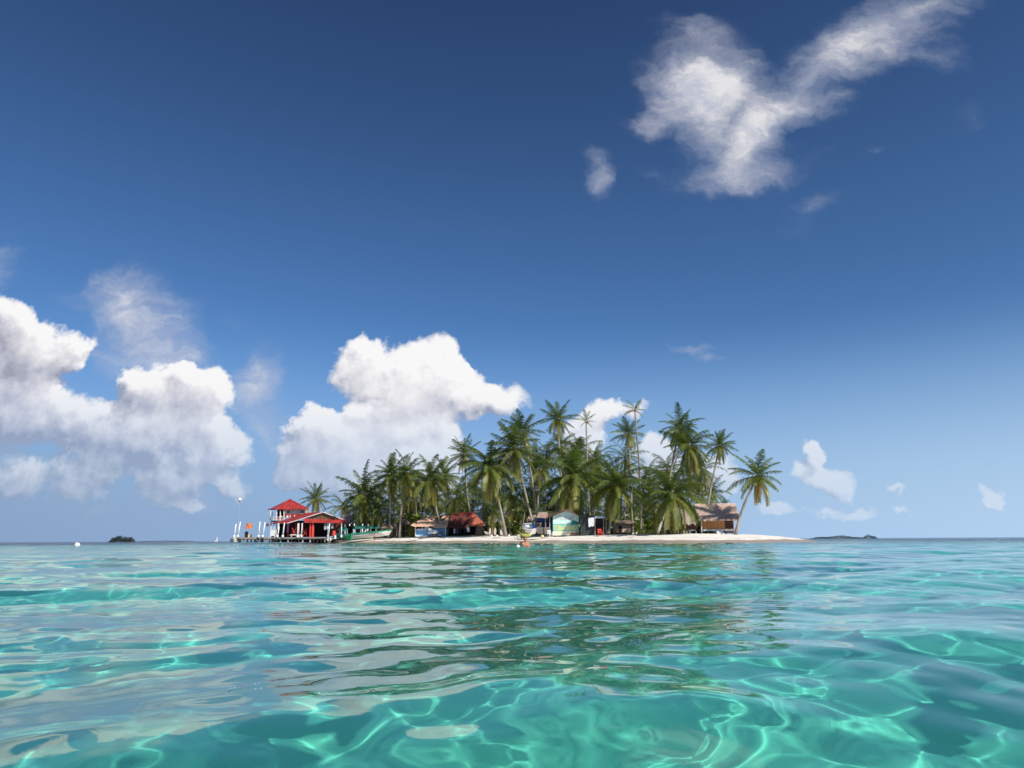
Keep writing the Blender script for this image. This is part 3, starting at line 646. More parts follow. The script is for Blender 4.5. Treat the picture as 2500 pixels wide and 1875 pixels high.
for x0, x1, y1, m_, lab in ((791, 797, 1293, 'canvas', 'grey white towel hanging under the red canopy, left of three'), (798, 804, 1291, 'white', 'white cloth hanging under the red canopy, middle of three'), (809, 814, 1290, 'canvas', 'narrow pale towel hanging under the red canopy, right of three'), (726.5, 731.5, 1302, 'pinkwhite', 'long pale pink cloth hanging between two white mooring posts'), (700, 706, 1300, 'purple', 'dark purple cloth hanging in the shade at the left of the pavilion'), (677, 682, 1292, 'white', 'white shirt hanging at the left corner under the house')):
    mb = MB(); n = 8; a, b_ = at(x0, y1, Yf-.7), at(x1, 1277.5, Yf-.7)
    for k in range(n):
        u, v_ = k/n, (k+1)/n; f0, f1 = .05*math.sin(k*1.9), .05*math.sin((k+1)*1.9); xa, xb = a.x+(b_.x-a.x)*u, a.x+(b_.x-a.x)*v_
        mb.slab([(xa, a.y+f0, a.z), (xb, a.y+f1, a.z-.03), (xb, a.y+f1, b_.z), (xa, a.y+f0, b_.z)], (0, .015, 0))
    tag(mb.build('hanging_cloth', M[m_]), lab, 'cloth', 'cloths hung under the pavilion')
# ---------------------------------------------------------------- jetty
r = root_at('jetty', 680, 1318, 109, 'low concrete and plank jetty with white posts standing along its edge', 'jetty')
mb = MB(); mb.pbox(571, 1312, 660, 1316.5, 106.5, 3.2); mb.pbox(660, 1312, 796, 1315, 106.5, 14); mb.build('deck', M['plank'], r)
mb = MB(); mb.pbox(580, 1316.5, 660, 1318.6, 107.2, 1.6); mb.pbox(660, 1315, 800, 1317, 106.9, .3); mb.build('edge_beam', M['concrete'], r)
for k in range(24):
    x = 586+k*9; mb = MB(); mb.pbar(x, 1315, x, 1324, 106.8 if k % 2 else 108.5, .11); mb.build('pile', M['concrete'] if k % 3 else M['darkwood'], r)
mb = MB(); mb.pbox(662, 1316, 795, 1324, 112, .1); mb.build('underdeck_shade', M['dark'], r)  # dark sheet standing for the shade under the deck
mb = MB(); mb.pbox(568.5, 1312.5, 575.5, 1323, 105.9, 1.3); mb.build('end_block', M['drumw'], r)
for xt, xb, yt in ((576.5, 571.5, 1279), (587, 580.5, 1273.5), (635, 631, 1273.5), (647, 641, 1275), (694.5, 690, 1276), (681.5, 677, 1286), (728, 726, 1277.5), (738, 735.5, 1277), (805, 801, 1278), (834, 833, 1278.5)):
    mb = MB(); mb.pbar(xt, yt, xb, 1312.5, 106.4, .08, n=10, r2=.10); p_ = mb.build('mooring_post', M['white'], r, True)
    mb = MB(); mb.pbar(xb+.4, 1306.5, xb, 1312.6, 106.4, .16, n=10, r2=.19); mb.build('post_footing', M['white'], p_, True)
for px, lab in ((566.5, 'tyre fender at the seaward tip of the jetty, left of the cream end block'), (584, 'tyre fender right of the cream end block'), (628, 'left of two tyre fenders below the second pair of white posts'), (639.5, 'right of two tyre fenders below the second pair of white posts')):
    c_ = at(px, 1319.5, 105.8); mb = MB(); mb.torus(c_, .19, .085); tag(mb.build('tyre', M['rubber'], None, True), lab, 'tyre', 'tyre fenders on the jetty')
r = root_at('lamp_post', 582, 1312, 107.8, 'thin lamp post with a white globe at the end of the jetty', 'lamp post')
mb = MB(); mb.pbar(582, 1312, 582.5, 1272, 107.8, .035); mb.pbar(582.5, 1272, 585.4, 1222, 107.8, .022); mb.build('pole', M['metal'], r)
mb = MB(); mb.sphere(at(585.6, 1219.8, 107.8), .27, 14, 9); mb.build('globe', M['floatw'], r, True)
mb = MB(); mb.pbar(585.4, 1222.5, 585.4, 1225, 107.8, .09); mb.build('collar', M['rubber'], r)
r = root_at('orange_banner', 607, 1312, 107.6, 'bright orange cloth banner flapping on a thin pole on the jetty', 'banner')
mb = MB(); mb.pbar(607.5, 1312, 607.5, 1277, 107.6, .03); mb.build('pole', M['metal'], r)
mb = MB(); out_ = [(597, 1291), (600, 1283), (604, 1277), (609, 1276.5), (614, 1278), (616.5, 1283), (615.5, 1289), (611, 1291), (607, 1289), (602, 1292)]
cc_ = at(607, 1284, 107.5)
pp = [at(x, y, 107.5)+Vector((0, .12*math.sin(x*.8), 0)) for x, y in out_]
for k in range(len(pp)): mb.slab([cc_, pp[k], pp[(k+1) % len(pp)]], (0, .02, 0))
mb.build('cloth', M['orange'], r)
r = root_at('slatted_crate', 599.5, 1312, 107.6, 'upright black slatted crate standing below the orange banner', 'crate')
mb = MB(); mb.pbox(597, 1297.5, 604, 1312, 107.4, .4); mb.build('body', M['dark'], r)
mb = MB(); [mb.pbox(597, 1299+k*2.5, 604, 1300+k*2.5, 107.34, .05) for k in range(5)]; mb.build('slat', M['darkwood'], r)
for px, w, h, m_, lab in ((607, 2.2, 6.5, 'drumw', 'cream drum on the jetty right of the black crate'), (612.8, 2.2, 7, 'barrelb', 'brown barrel on the jetty right of the cream drum')):
    a = at(px, 1312.2, 107.3); mb = MB(); R0 = w*107.3/FPX; hh = h*107.3/FPX
    mb.tube([a, a+Z3*hh*.25, a+Z3*hh*.5, a+Z3*hh*.75, a+Z3*hh], [R0*.9, R0, R0*1.04, R0, R0*.9], 14); tag(mb.build('barrel', M[m_], None), lab, 'barrel')
r = root_at('deck_cabinet', 665, 1312, 107, 'white cabinet with a dark opening at its foot on the jetty by the house', 'cabinet')
mb = MB(); mb.pbox(659, 1293, 672, 1308.5, 107, .8); mb.pbox(659, 1308.5, 661.5, 1312, 107, .8); mb.pbox(669.5, 1308.5, 672, 1312, 107, .8); mb.build('body', M['white'], r)
mb = MB(); mb.pbox(658.5, 1292, 672.5, 1293, 106.95, .9); mb.build('lid', M['white'], r)
mb = MB(); mb.pbox(661.5, 1308.5, 669.5, 1311.5, 107.3, .4); mb.build('shelf', M['barrelb'], r)
r = root_at('hanging_planter', 653, 1276, 108, 'round dark red buoy hung from the balcony corner beside the white posts', 'buoy')
mb = MB(); mb.sphere(at(653.5, 1281, 108), .24, 10, 8); mb.build('ball', M['redwood'], r, True)
mb = MB(); mb.pbar(653.5, 1278, 662, 1273, 108, .02, Y2=117.5); mb.build('rope', M['pole'], r)
# ---------------------------------------------------------------- boats on the beach
def boat(root, top, bot, Y, beam, m_hull, m_rim, m_end=None):
    """top/bot: photo points of sheer and keel from end to end"""
    n = 24; mb = MB(); rim = MB(); inner = MB()
    def lerp_line(L, t):
        x = t*(len(L)-1); i = min(len(L)-2, int(x)); f = x-i; return (L[i][0]+(L[i+1][0]-L[i][0])*f, L[i][1]+(L[i+1][1]-L[i][1])*f)
    rows = []
    for k in range(n+1):
        t = k/n; a, b_ = at(*lerp_line(top, t), Y), at(*lerp_line(bot, t), Y); w = beam/2*min(1, (math.sin(math.pi*(.10+.90*t))**.55 if t < 1 else 0)+.02)
        w = max(w, .03); rows.append([Vector((a.x, Y-w, a.z)), Vector((a.x*.6+b_.x*.4, Y-w*.9, a.z*.6+b_.z*.4)), Vector((b_.x, Y-w*.35, b_.z)), Vector((b_.x, Y+w*.35, b_.z)), Vector((a.x*.6+b_.x*.4, Y+w*.9, a.z*.6+b_.z*.4)), Vector((a.x, Y+w, a.z))])
    for k in range(n):
        for j in range(5): mb.face([rows[k][j], rows[k+1][j], rows[k+1][j+1], rows[k][j+1]])
        inner.face([rows[k][1]+Vector((0, .05, .0)), rows[k+1][1]+Vector((0, .05, 0)), rows[k+1][4]-Vector((0, .05, 0)), rows[k][4]-Vector((0, .05, 0))])
    mb.face(rows[0]); h = mb.build('hull', m_hull, root)
    rim.tube([q[0] for q in rows], .055, 6); rim.tube([q[5] for q in rows], .055, 6); rim.build('gunwale', m_rim, root); inner.build('boat_floor', m_rim, root)
    return rows
r = root_at('beached_longboat', 895, 1312, 103, 'long white boat with green gunwale and bright green stern pulled up on the sand', 'boat')
rows = boat(r, [(843, 1304), (860, 1304.5), (880, 1304), (905, 1301), (930, 1296.5), (957, 1294)], [(850, 1319), (862, 1316), (880, 1314.5), (905, 1312.5), (930, 1310), (950, 1306)], 103, 1.7, M['hull'], M['green'])
mb = MB(); mb.slab([at(842.5, 1308, 102.6), at(857.5, 1305.2, 101.95), at(856.5, 1318, 102.3), at(848, 1319.5, 102.7)], (0, 1.5, 0)); mb.build('stern', M['brightgreen'], r)
mb = MB(); mb.pslab([(857, 1301.5), (905, 1298), (955, 1292), (955, 1295), (905, 1302), (857, 1305)], .06, 102.1); mb.build('side_band', M['green'], r)
for x, y0, y1 in ((884.5, 1291, 1300), (890.5, 1300, 1293), (897.5, 1291, 1297), (864, 1292, 1302)): mb = MB(); mb.pbar(x, y0, x+(3 if x == 890.5 else 0), y1, 102.9, .1); mb.build('upright_post', M['white'], r)
r = root_at('canopy_boat', 870, 1310, 107.5, 'dark green passenger boat with a long flat teal canopy on thin posts', 'boat')
boat(r, [(812, 1304), (840, 1305), (880, 1304), (925, 1300)], [(816, 1314), (840, 1315), (880, 1314), (918, 1309)], 107.5, 2.0, M['green'], M['darkteal'])
mb = MB(); mb.slab([at(866, 1283, 108.6), at(934, 1280.5, 108.6), at(931, 1288, 106.8), at(866, 1289.5, 106.8)], (0, 0, -.12)); mb.build('long_canopy', M['tealc'], r)
mb = MB(); mb.slab([at(824, 1292, 108), at(843, 1286, 108.4), at(850, 1291, 106.9), at(836, 1295, 106.6)], (0, 0, -.1)); mb.build('small_canopy', M['green'], r)
for x in (868, 880, 892, 905, 918, 931): mb = MB(); mb.pbar(x, 1288, x, 1306, 106.9, .035); mb.build('canopy_post', M['pinkwhite'], r)
for x in (829, 841, 848): mb = MB(); mb.pbar(x, 1293, x, 1308, 107, .035); mb.build('canopy_post', M['pinkwhite'], r)
for x, y0, y1 in ((853.5, 1279, 1284), (865, 1278, 1284), (885, 1279, 1284), (899, 1279, 1284)): mb = MB(); mb.pbar(x, y0, x, y1, 106.7, .09); mb.build('bottle_float', M['floatw'], r)
mb = MB(); c_ = at(815, 1296, 106.2); mb.tube([at(815, 1308.5, 106.2), at(815.5, 1297, 106.2), at(815.5, 1295.5, 106.2)], [.26, .24, .1], 12); tag(mb.build('fuel_tank', M['brightred'], None), 'upright bright red fuel tank on the deck below the teal canopy tip', 'tank')
mb = MB(); mb.pbar(818, 1315, 818.5, 1307, 105, .16); tag(mb.build('mooring_stub', M['white'], None), 'short thick white stub post in the sand below the red tank', 'post')
for x in (800.5, 807): mb = MB(); mb.pbar(x, 1320, x, 1313, 104.6, .12); tag(mb.build('mooring_stub', M['white'], None), 'short white stub post at the water edge, %s of the seated person' % ('left' if x < 803 else 'right'), 'post')
# ---------------------------------------------------------------- people
def skin_body(name, verts, edges, radii, m_, parent):
    me = bpy.data.meshes.new(name); me.from_pydata([tuple(v) for v in verts], edges, []); o = link(name, me, parent)
    sk = o.modifiers.new('s', 'SKIN'); sv = me.skin_vertices[0] if me.skin_vertices else None
    if sv is None: me.attributes
    dg = bpy.context.evaluated_depsgraph_get()
    for i, rr in enumerate(radii): me.skin_vertices[0].data[i].radius = (rr, rr*.85)
    me.skin_vertices[0].data[0].use_root = True
    sb = o.modifiers.new('b', 'SUBSURF'); sb.levels = sb.render_levels = 2
    dg.update(); me2 = bpy.data.meshes.new_from_object(o.evaluated_get(dg)); o.modifiers.clear(); o.data = me2; me2.materials.clear(); me2.materials.append(m_)
    me2.polygons.foreach_set('use_smooth', [True]*len(me2.polygons)); return o
def person(base, label, pose, m_skin, shirt=None, shorts=None, sc=1.0, rz=0):
    r = empty('person', base, label, 'person', None, rz)
    if pose == 'stand':
        V_ = [(0, 0, .92), (0, 0, 1.12), (0, .01, 1.34), (0, 0, 1.47), (0, 0, 1.56), (0, -.01, 1.66), (.19, 0, 1.40), (.27, -.03, 1.14), (.22, -.22, 1.02), (-.19, 0, 1.40), (-.26, -.06, 1.14), (-.2, -.27, 1.08), (.10, 0, .86), (.11, -.03, .48), (.11, .03, .09), (.12, -.1, .04), (-.10, 0, .86), (-.13, .02, .48), (-.12, .06, .09), (-.13, -.07, .04), (.20, -.30, 1.0), (-.17, -.35, 1.08)]
        E_ = [(0, 1), (1, 2), (2, 3), (3, 4), (4, 5), (2, 6), (6, 7), (7, 8), (2, 9), (9, 10), (10, 11), (0, 12), (12, 13), (13, 14), (14, 15), (0, 16), (16, 17), (17, 18), (18, 19), (8, 20), (11, 21)]
        R_ = [.14, .13, .15, .06, .075, .085, .065, .048, .035, .065, .048, .035, .10, .065, .04, .035, .10, .065, .04, .035, .028, .028]; hd = Vector((0, -.01, 1.65))
    elif pose == 'sit':
        V_ = [(0, .0, .42), (0, .03, .62), (0, .0, .84), (0, -.03, .96), (0, -.05, 1.04), (0, -.07, 1.13), (.19, 0, .88), (.26, -.12, .66), (.14, -.34, .58), (-.19, 0, .88), (-.25, -.14, .66), (-.12, -.36, .58), (.10, -.06, .42), (.13, -.42, .48), (.12, -.46, .08), (.12, -.6, .03), (-.10, -.06, .42), (-.14, -.42, .48), (-.13, -.46, .08), (-.13, -.6, .03)]
        E_ = [(0, 1), (1, 2), (2, 3), (3, 4), (4, 5), (2, 6), (6, 7), (7, 8), (2, 9), (9, 10), (10, 11), (0, 12), (12, 13), (13, 14), (14, 15), (0, 16), (16, 17), (17, 18), (18, 19)]
        R_ = [.15, .14, .15, .06, .075, .085, .065, .048, .032, .065, .048, .032, .10, .065, .04, .035, .10, .065, .04, .035]; hd = Vector((0, -.07, 1.12))
    else:   # standing chest deep, turned to the left, hands raised towards the face
        V_ = [(0, 0, .55), (0, 0, .85), (0, .0, 1.12), (-.01, -.01, 1.25), (-.03, -.02, 1.33), (-.05, -.03, 1.42), (.17, .02, 1.16), (.25, -.06, .93), (.08, -.26, 1.02), (-.19, .0, 1.16), (-.36, -.10, 1.22), (-.24, -.22, 1.30), (-.16, -.2, 1.36), (.0, -.28, 1.1), (.1, 0, .3), (.1, 0, -.2), (-.1, 0, .3), (-.1, 0, -.2)]
        E_ = [(0, 1), (1, 2), (2, 3), (3, 4), (4, 5), (2, 6), (6, 7), (7, 8), (2, 9), (9, 10), (10, 11), (11, 12), (8, 13), (0, 14), (14, 15), (0, 16), (16, 17)]
        R_ = [.15, .15, .17, .065, .075, .09, .075, .055, .04, .075, .055, .042, .03, .03, .11, .08, .11, .08]; hd = Vector((-.05, -.03, 1.42))
    V_ = [Vector(v)*sc for v in V_]; hd = hd*sc
    bd = skin_body('body', V_, E_, [q*sc for q in R_], m_skin, r)
    f = MB()
    f.sphere(hd+Vector((0, .0, .01))*sc, .102*sc, 14, 10, (.80, .95, 1.18)); f.sphere(hd+Vector((0, -.10, -.01))*sc, .018*sc, 6, 5, (1, 1.3, 1.3)); f.sphere(hd+Vector((.082, 0, 0))*sc, .02*sc, 6, 5, (.5, 1, 1.4)); f.sphere(hd+Vector((-.082, 0, 0))*sc, .02*sc, 6, 5, (.5, 1, 1.4)); 
    L0 = r.matrix_basis.copy()
    def bld(mb, nm, m_): mb.v = [tuple(L0 @ Vector(p)) for p in mb.v]; return mb.build(nm, m_, r, True)
    bld(f, 'head', m_skin)
    e = MB(); [e.sphere(hd+Vector((s*.032, -.088, .02))*sc, .012*sc, 6, 5) for s in (-1, 1)]; e.sphere(hd+Vector((0, -.09, -.05))*sc, .02*sc, 6, 5, (1.2, .4, .3)); bld(e, 'eyes_and_mouth', M['hair'])
    h = MB(); h.sphere(hd+Vector((0, .028, .04))*sc, .112*sc, 14, 9, (.86, .93, 1.08)); bld(h, 'hair', M['hair'])
    if shirt:
        if pose == 'stand':
            c = MB(); c.tube([Vector((0, 0, .9))*sc, Vector((0, 0, 1.1))*sc, Vector((0, .01, 1.32))*sc, Vector((0, 0, 1.43))*sc], [.175*sc, .165*sc, .19*sc, .08*sc], 14)
            for s in (-1, 1): c.tube([Vector((s*.12, 0, 1.38))*sc, Vector((s*.2, 0, 1.37))*sc, Vector((s*.25, -.02, 1.2))*sc], [.085*sc, .085*sc, .07*sc], 10)
        else:
            c = MB(); c.tube([Vector((0, 0, .4))*sc, Vector((0, .03, .62))*sc, Vector((0, 0, .84))*sc, Vector((0, -.02, .93))*sc], [.18*sc, .17*sc, .19*sc, .08*sc], 14)
            for s in (-1, 1): c.tube([Vector((s*.12, 0, .88))*sc, Vector((s*.2, 0, .87))*sc, Vector((s*.25, -.08, .72))*sc], [.085*sc, .085*sc, .07*sc], 10)
        bld(c, 'shirt', shirt)
    if shorts:
        c = MB(); hz_ = .92 if pose == 'stand' else .42
        c.tube([Vector((0, 0, hz_-.1))*sc, Vector((0, 0, hz_+.06))*sc], [.17*sc, .165*sc], 12)
        for s in (-1, 1):
            c.tube([Vector((s*.1, 0, .84))*sc, Vector((s*.12, 0, .56))*sc] if pose == 'stand' else [Vector((s*.1, -.04, .42))*sc, Vector((s*.13, -.36, .46))*sc], [.11*sc, .10*sc], 10)
        bld(c, 'shorts', shorts)
    return r
p_ = at(914.5, 1311, 101.2); p_.z = gz(p_.x, p_.y)-.02
person(p_, 'child in a pink shirt standing beside the white longboat', 'stand', M['brownskin'], M['pink'], M['shorts'], .66)
p_ = at(803.5, 1317, 105); p_.z = max(gz(p_.x, p_.y), .1)
person(p_, 'person in grey clothes sitting on a bucket at the water edge', 'sit', M['brownskin'], M['grey'], M['shorts'], .95)
a = Vector(p_); mb = MB(); mb.tube([a+Vector((0, .02, 0)), a+Vector((0, .02, .29))], [.14, .17], 12); tag(mb.build('bucket', M['white']), 'upturned white bucket under the seated person', 'bucket')
p_ = at(1284, 1332, 41); p_.z = -.98
person(p_, 'bather with dark wet hair standing chest deep in the sea in front of the island', 'bathe', M['skin'], rz=.2)
mb = MB(); c_ = at(1264.5, 1333, 39); mb.sphere((c_.x, c_.y, .06), .10, 14, 9); tag(mb.build('swim_float', M['floatw'], None, True), 'small white ball float on the water left of the bather', 'float')
# ---------------------------------------------------------------- blue gabled hut
Yb = 114
r = root_at('blue_gabled_hut', 875, 1308, Yb, 'hut with blue gable front under a sagging grey thatched roof behind the boats', 'hut')
mb = MB(); thatch_roof(mb, [at(838, 1258.5, Yb+4), at(876, 1256, Yb-.8), at(853, 1277, Yb-.8), at(822, 1282, Yb+4)], .2, .3, 36); thatch_roof(mb, [at(876, 1256, Yb-.8), at(850, 1257.5, Yb+5), at(885, 1279, Yb+5), at(900, 1279, Yb-.8)], .2, .3, 36); mb.build('roof', M['thatchg'], r)
mb = MB(); mb.pslab([(876, 1262), (862, 1276), (860, 1290), (893, 1290), (893, 1276)], .1, Yb); mb.build('gable_wall', M['blue'], r)
mb = MB(); mb.pbox(862, 1290, 893, 1302, Yb+.02, .1); mb.build('lower_wall', M['navy'], r)
mb = MB(); mb.pbar(876, 1257.5, 901, 1279.5, Yb-.85, .06); mb.pbar(876, 1257.5, 853, 1277.5, Yb-.85, .06); mb.build('rafter', M['redwood'], r)
for x in (852, 858, 894, 898): mb = MB(); mb.pbar(x, 1277, x, 1309, Yb-.5, .07); mb.build('post', M['darkwood'], r)
mb = MB(); mb.pbox(846, 1279, 862, 1306, Yb+1, .1); mb.build('side_wall', M['dark'], r)
# ---------------------------------------------------------------- thatched shelters
def shelter(px0, px1, yr, ye, yb, Y, lab, ridge=None, rm='thatchb'):
    r = root_at('thatched_shelter', (px0+px1)/2, yb, Y, lab, 'shelter')
    c = (px0+px1)/2; w = (px1-px0)*.32; mb = MB()
    a, b_ = at(c-w*.6, yr, Y+1), at(c+w*.6, yr, Y+1); thatch_roof(mb, [a, b_, at(px1, ye, Y-.8), at(px0, ye, Y-.8)], .15, .35, 30); thatch_roof(mb, [b_, a, at(px0, ye, Y+3), at(px1, ye, Y+3)], .15, .3, 20)
    thatch_roof(mb, [a, a+Vector((0, .05, 0)), at(px0, ye, Y-.8), at(px0, ye, Y+3)], .1, .3, 14); thatch_roof(mb, [b_, b_+Vector((0, .05, 0)), at(px1, ye, Y+3), at(px1, ye, Y-.8)], .1, .3, 14)
    mb.build('roof', M[rm], r)
    mb = MB(); mb.pbox(px0+3, ye-1, px1-3, yb, Y+.8, .1); mb.build('cane_wall', M['bamboo'], r)
    for k in range(4): mb = MB(); x = px0+3+(px1-px0-6)*k/3; mb.pbar(x, ye-1, x+trnd.uniform(-1, 1), yb+1, Y-.4, .06); mb.build('post', M['pole'], r)
shelter(930, 972, 1272, 1288, 1308, 106, 'low brown thatched shelter at the bow of the white longboat'); shelter(968, 1003, 1268, 1280, 1307, 110, 'darker thatched shelter wedged left of the light blue house')
# ---------------------------------------------------------------- light blue house with peach roof
Yl = 102
r = root_at('light_blue_house', 1050, 1308, Yl, 'light blue house with white trim under a wavy peach coloured roof', 'house')
mb = MB(); ev = [(1003, 1282), (1012, 1284.5), (1030, 1284.5), (1050, 1284.5), (1068, 1288), (1085, 1286), (1092, 1285)]; rg = [(1020, 1271), (1030, 1265.5), (1045, 1261.5), (1058, 1261), (1069, 1261), (1090, 1258), (1097, 1258)]
for k in range(6): mb.slab([at(*ev[k], Yl-.9), at(*ev[k+1], Yl-.9), at(*rg[k+1], Yl+2.2), at(*rg[k], Yl+2.2)], (0, 0, -.08))
mb.slab([at(1003, 1282, Yl-.9), at(1020, 1271, Yl+2.2), at(1010, 1282, Yl+5)], (0, 0, -.08)); mb.build('roof', M['peach'], r)
mb = MB(); mb.slab([at(1061, 1268.5, Yl+.3), at(1071, 1259.5, Yl+.9), at(1082, 1259.5, Yl+.9), at(1073, 1268.5, Yl+.3)], (0, -.12, .02)); mb.build('roof_vent', M['dark'], r)
mb = MB(); [mb.slab([at(x, y, Yl-.2), at(x+14, y-10, Yl+1.9), at(x+15, y-9, Yl+1.9), at(x+1, y+1, Yl-.2)], (0, -.1, .1)) for x, y in ((1078, 1271), (1081, 1279))]; mb.build('roof_ridge', M['rust'], r)
mb = MB(); mb.pbox(1014, 1291, 1088, 1309, Yl, 3.5); mb.build('wall', M['lightblue'], r)
mb = MB(); mb.pbox(1066, 1287.5, 1087, 1305, Yl-.04, .05); mb.build('wall_panel', M['midblue'], r)
mb = MB(); mb.pbox(1016, 1284, 1090, 1291, Yl+1, .2); mb.build('gap_shade', M['dark'], r)  # dark slab painted as the shade between wall and roof
for q in ((1014, 1307, 1043, 1310), (1078, 1305.5, 1088, 1310)): mb = MB(); mb.pbox(*q, Yl-.08, .12); mb.build('skirting', M['white'], r)
mb = MB(); mb.pbox(1019, 1291, 1041, 1294, Yl-.08, .12); mb.build('window_ledge', M['white'], r)
for q in ((1014, 1285, 1014.5, 1309), (1087.5, 1286, 1087.5, 1309), (1031, 1285, 1031, 1291)): mb = MB(); mb.pbar(*q, Yl-.1, .06); mb.build('corner_post', M['white'], r)

mb = MB(); mb.pbox(1037, 1284.5, 1048, 1291, Yl-.06, .08); mb.build('lintel_board', M['pinkwhite'], r)
r = root_at('handcart', 1058, 1309, 100.4, 'dark handcart with two wheels parked in front of the light blue house', 'cart')
mb = MB(); mb.pbox(1047, 1304, 1066, 1306, 100, 1.0); mb.pbar(1066, 1305, 1078, 1302, 100.4, .04); mb.build('tray', M['darkwood'], r)
for x, rr in ((1060, .2), (1074, .32)):
    mb = MB(); c_ = at(x, 1310, 100.2); c_.z = gz(c_.x, c_.y)+rr+.05; mb.torus(c_, rr, .06, n=18); w = mb.build('wheel', M['rubber'], r, True); mb = MB(); [mb.tube([c_, c_+Vector((math.cos(q)*rr, 0, math.sin(q)*rr))], .02, 5) for q in (0, 1.05, 2.1, 3.15, 4.2, 5.25)]; mb.build('spoke', M['metal'], w)
for k, (x, y, q, lab) in enumerate(((1051, 1301, .38, 'large white sack on the left of the handcart'), (1058, 1300.5, .42, 'plump white sack in the middle of the handcart'), (1064, 1299, .3, 'white sack with dark patch on the right of the handcart'), (1050.5, 1293.5, .3, 'white sack topmost of the pile on the handcart'))):
    mb = MB(); mb.sphere(at(x, y, 100.3), q, 12, 8, (1.05, .8, .75)); tag(mb.build('sack', M['white'], None, True), lab, 'sack', 'white sacks on the handcart')
# ---------------------------------------------------------------- rust red roofed house
Yr = 104
r = root_at('red_roofed_shelter', 1140, 1306, Yr, 'open sided shelter with large rust red roof and an orange right slope', 'shelter')
mb = MB(); mb.slab([at(1092, 1287, Yr-.6), at(1135, 1289, Yr-.6), at(1157, 1252.5, Yr+3.5), at(1102, 1256, Yr+3.5)], (0, 0, -.1)); mb.build('main_roof_slope', M['rust'], r)
mb = MB(); mb.slab([at(1157, 1252.5, Yr+3.5), at(1137, 1285, Yr-.6), at(1150, 1282, Yr-.8), at(1186, 1281.5, Yr-.4), at(1172, 1267, Yr+1.5)], (0, 0, -.1)); mb.build('right_roof_slope', M['orangeroof'], r)
mb = MB(); mb.tube([at(1157, 1251.5, Yr+3.4), at(1135, 1288, Yr-.7)], .1, 6); mb.pbar(1102, 1255.5, 1157, 1252, Yr+3.4, .08); mb.build('ridge_cap', M['red'], r)
mb = MB(); mb.pbox(1095, 1282, 1180, 1306, Yr+2, .15); mb.build('back_wall', M['dark'], r)
for x in (1096, 1110, 1124, 1135, 1163, 1180): mb = MB(); mb.pbar(x, 1284, x, 1307, Yr-.2, .07); mb.build('post', M['darkwood'], r)
mb = MB(); mb.pslab([(1137, 1283), (1145, 1283), (1147, 1298), (1141, 1299)], .03, Yr-.5); tag(mb.build('hanging_cloth', M['white']), 'bright white sheet hanging from the corner of the rust red roof', 'cloth')
mb = MB(); mb.pbox(1107, 1291, 1111.5, 1302, Yr-.5, .2); tag(mb.build('board', M['canvas']), 'narrow pale grey board standing in the shade below the rust red roof', 'board')
mb = MB(); mb.pbox(1114, 1290, 1119, 1303, Yr-.3, .2); tag(mb.build('hanging_cloth', M['purple']), 'dark violet curtain in the shade right of the pale grey board', 'cloth')
# ---------------------------------------------------------------- things stored on the beach head
def small_boat(px, py, w, h, Y, m_, lab, tilt=0, name='dinghy'):
    r = root_at(name, px, py+h/2, Y, lab, 'boat'); t0, t1 = px-w/2, px+w/2
    boat(r, [(t0, py-h/2-tilt), (px, py-h*.25), (t1, py-h/2+tilt)], [(t0+w*.12, py+h*.3), (px, py+h/2), (t1-w*.15, py+h*.3)], Y, .8, m_, m_)
small_boat(1190, 1302, 15, 6, 96, M['hull'], 'small white dinghy lying left of the upright cream boards', 1.5); small_boat(1286, 1307.5, 26, 6, 88, M['lime'], 'lime green canoe lying at the top of the sand', 0, 'canoe')
for x, w, y0, lab in ((1196, 4.5, 1289, 'short cream surfboard leaning left of the other two'), (1208.5, 6, 1289, 'cream surfboard standing upright, middle of three'), (1225, 8, 1288, 'broad cream surfboard standing upright, rightmost of three')):
    a = at(x, 1306, 95); hh = (1306-y0)*95/FPX; ww = w*95/FPX/2; mb = MB(); out_ = [(-.55, 0), (-.95, .25), (-1, .5), (-.7, .8), (-.15, 1), (.15, 1), (.75, .78), (1, .5), (.9, .25), (.5, 0)]
    mb.slab([(a.x+u*ww+.12*v_*hh*.2, a.y+v_*.35, a.z+v_*hh) for u, v_ in out_], (0, .07, 0)); tag(mb.build('surfboard', M['creamhull']), lab, 'surfboard')
for x, y, q, Y, m_, lab in ((1199.5, 1301, .16, 94.5, 'floatw', 'small white float against the cream surfboards at far left'), (1213.5, 1299, .16, 94.5, 'floatw', 'small white float between the middle and broad surfboards'), (1258, 1303, .17, 90, 'floatw', 'white ball float on the grass, smaller of a pair'), (1266, 1301.5, .27, 90, 'floatw', 'large white ball float beside the yellow seedling palm'), (1324, 1301, .2, 89, 'ylw', 'yellowish float on the grass left of the white chair'), (1242.5, 1298, .14, 95, 'floatw', 'little white float at the foot of a pale leaning trunk')):
    c_ = at(x, y, Y); c_.z = gz(c_.x, c_.y)+q*.95; mb = MB(); mb.sphere(c_, q, 12, 8); tag(mb.build('ball_float', M[m_], None, True), lab, 'float')
mb = MB(); rn = random.Random(2)
for k in range(11): frond(mb, rn, k*2.4, R(rn.uniform(35, 85)), rn.uniform(.9, 1.4), R(45), .62, (0, 0, .1), 14)
sp_ = mb.build('seedling_palm', M_LEAF, None, False, 'age'); sp_.location = at(1274, 1306, 88.5); sp_.location.z = gz(sp_.location.x, sp_.location.y); tag(sp_, 'yellow green seedling palm left of the tarpaulin covered boat', 'palm')
r = root_at('covered_motorboat', 1300, 1305, 91, 'white motorboat under crumpled white and blue covers at the top of the beach', 'boat')
boat(r, [(1280, 1290), (1292, 1294), (1302, 1292), (1316, 1287)], [(1284, 1301), (1294, 1304), (1304, 1304), (1310, 1299)], 91, 1.5, M['hull'], M['white'])
mb = MB(); rn = random.Random(4)
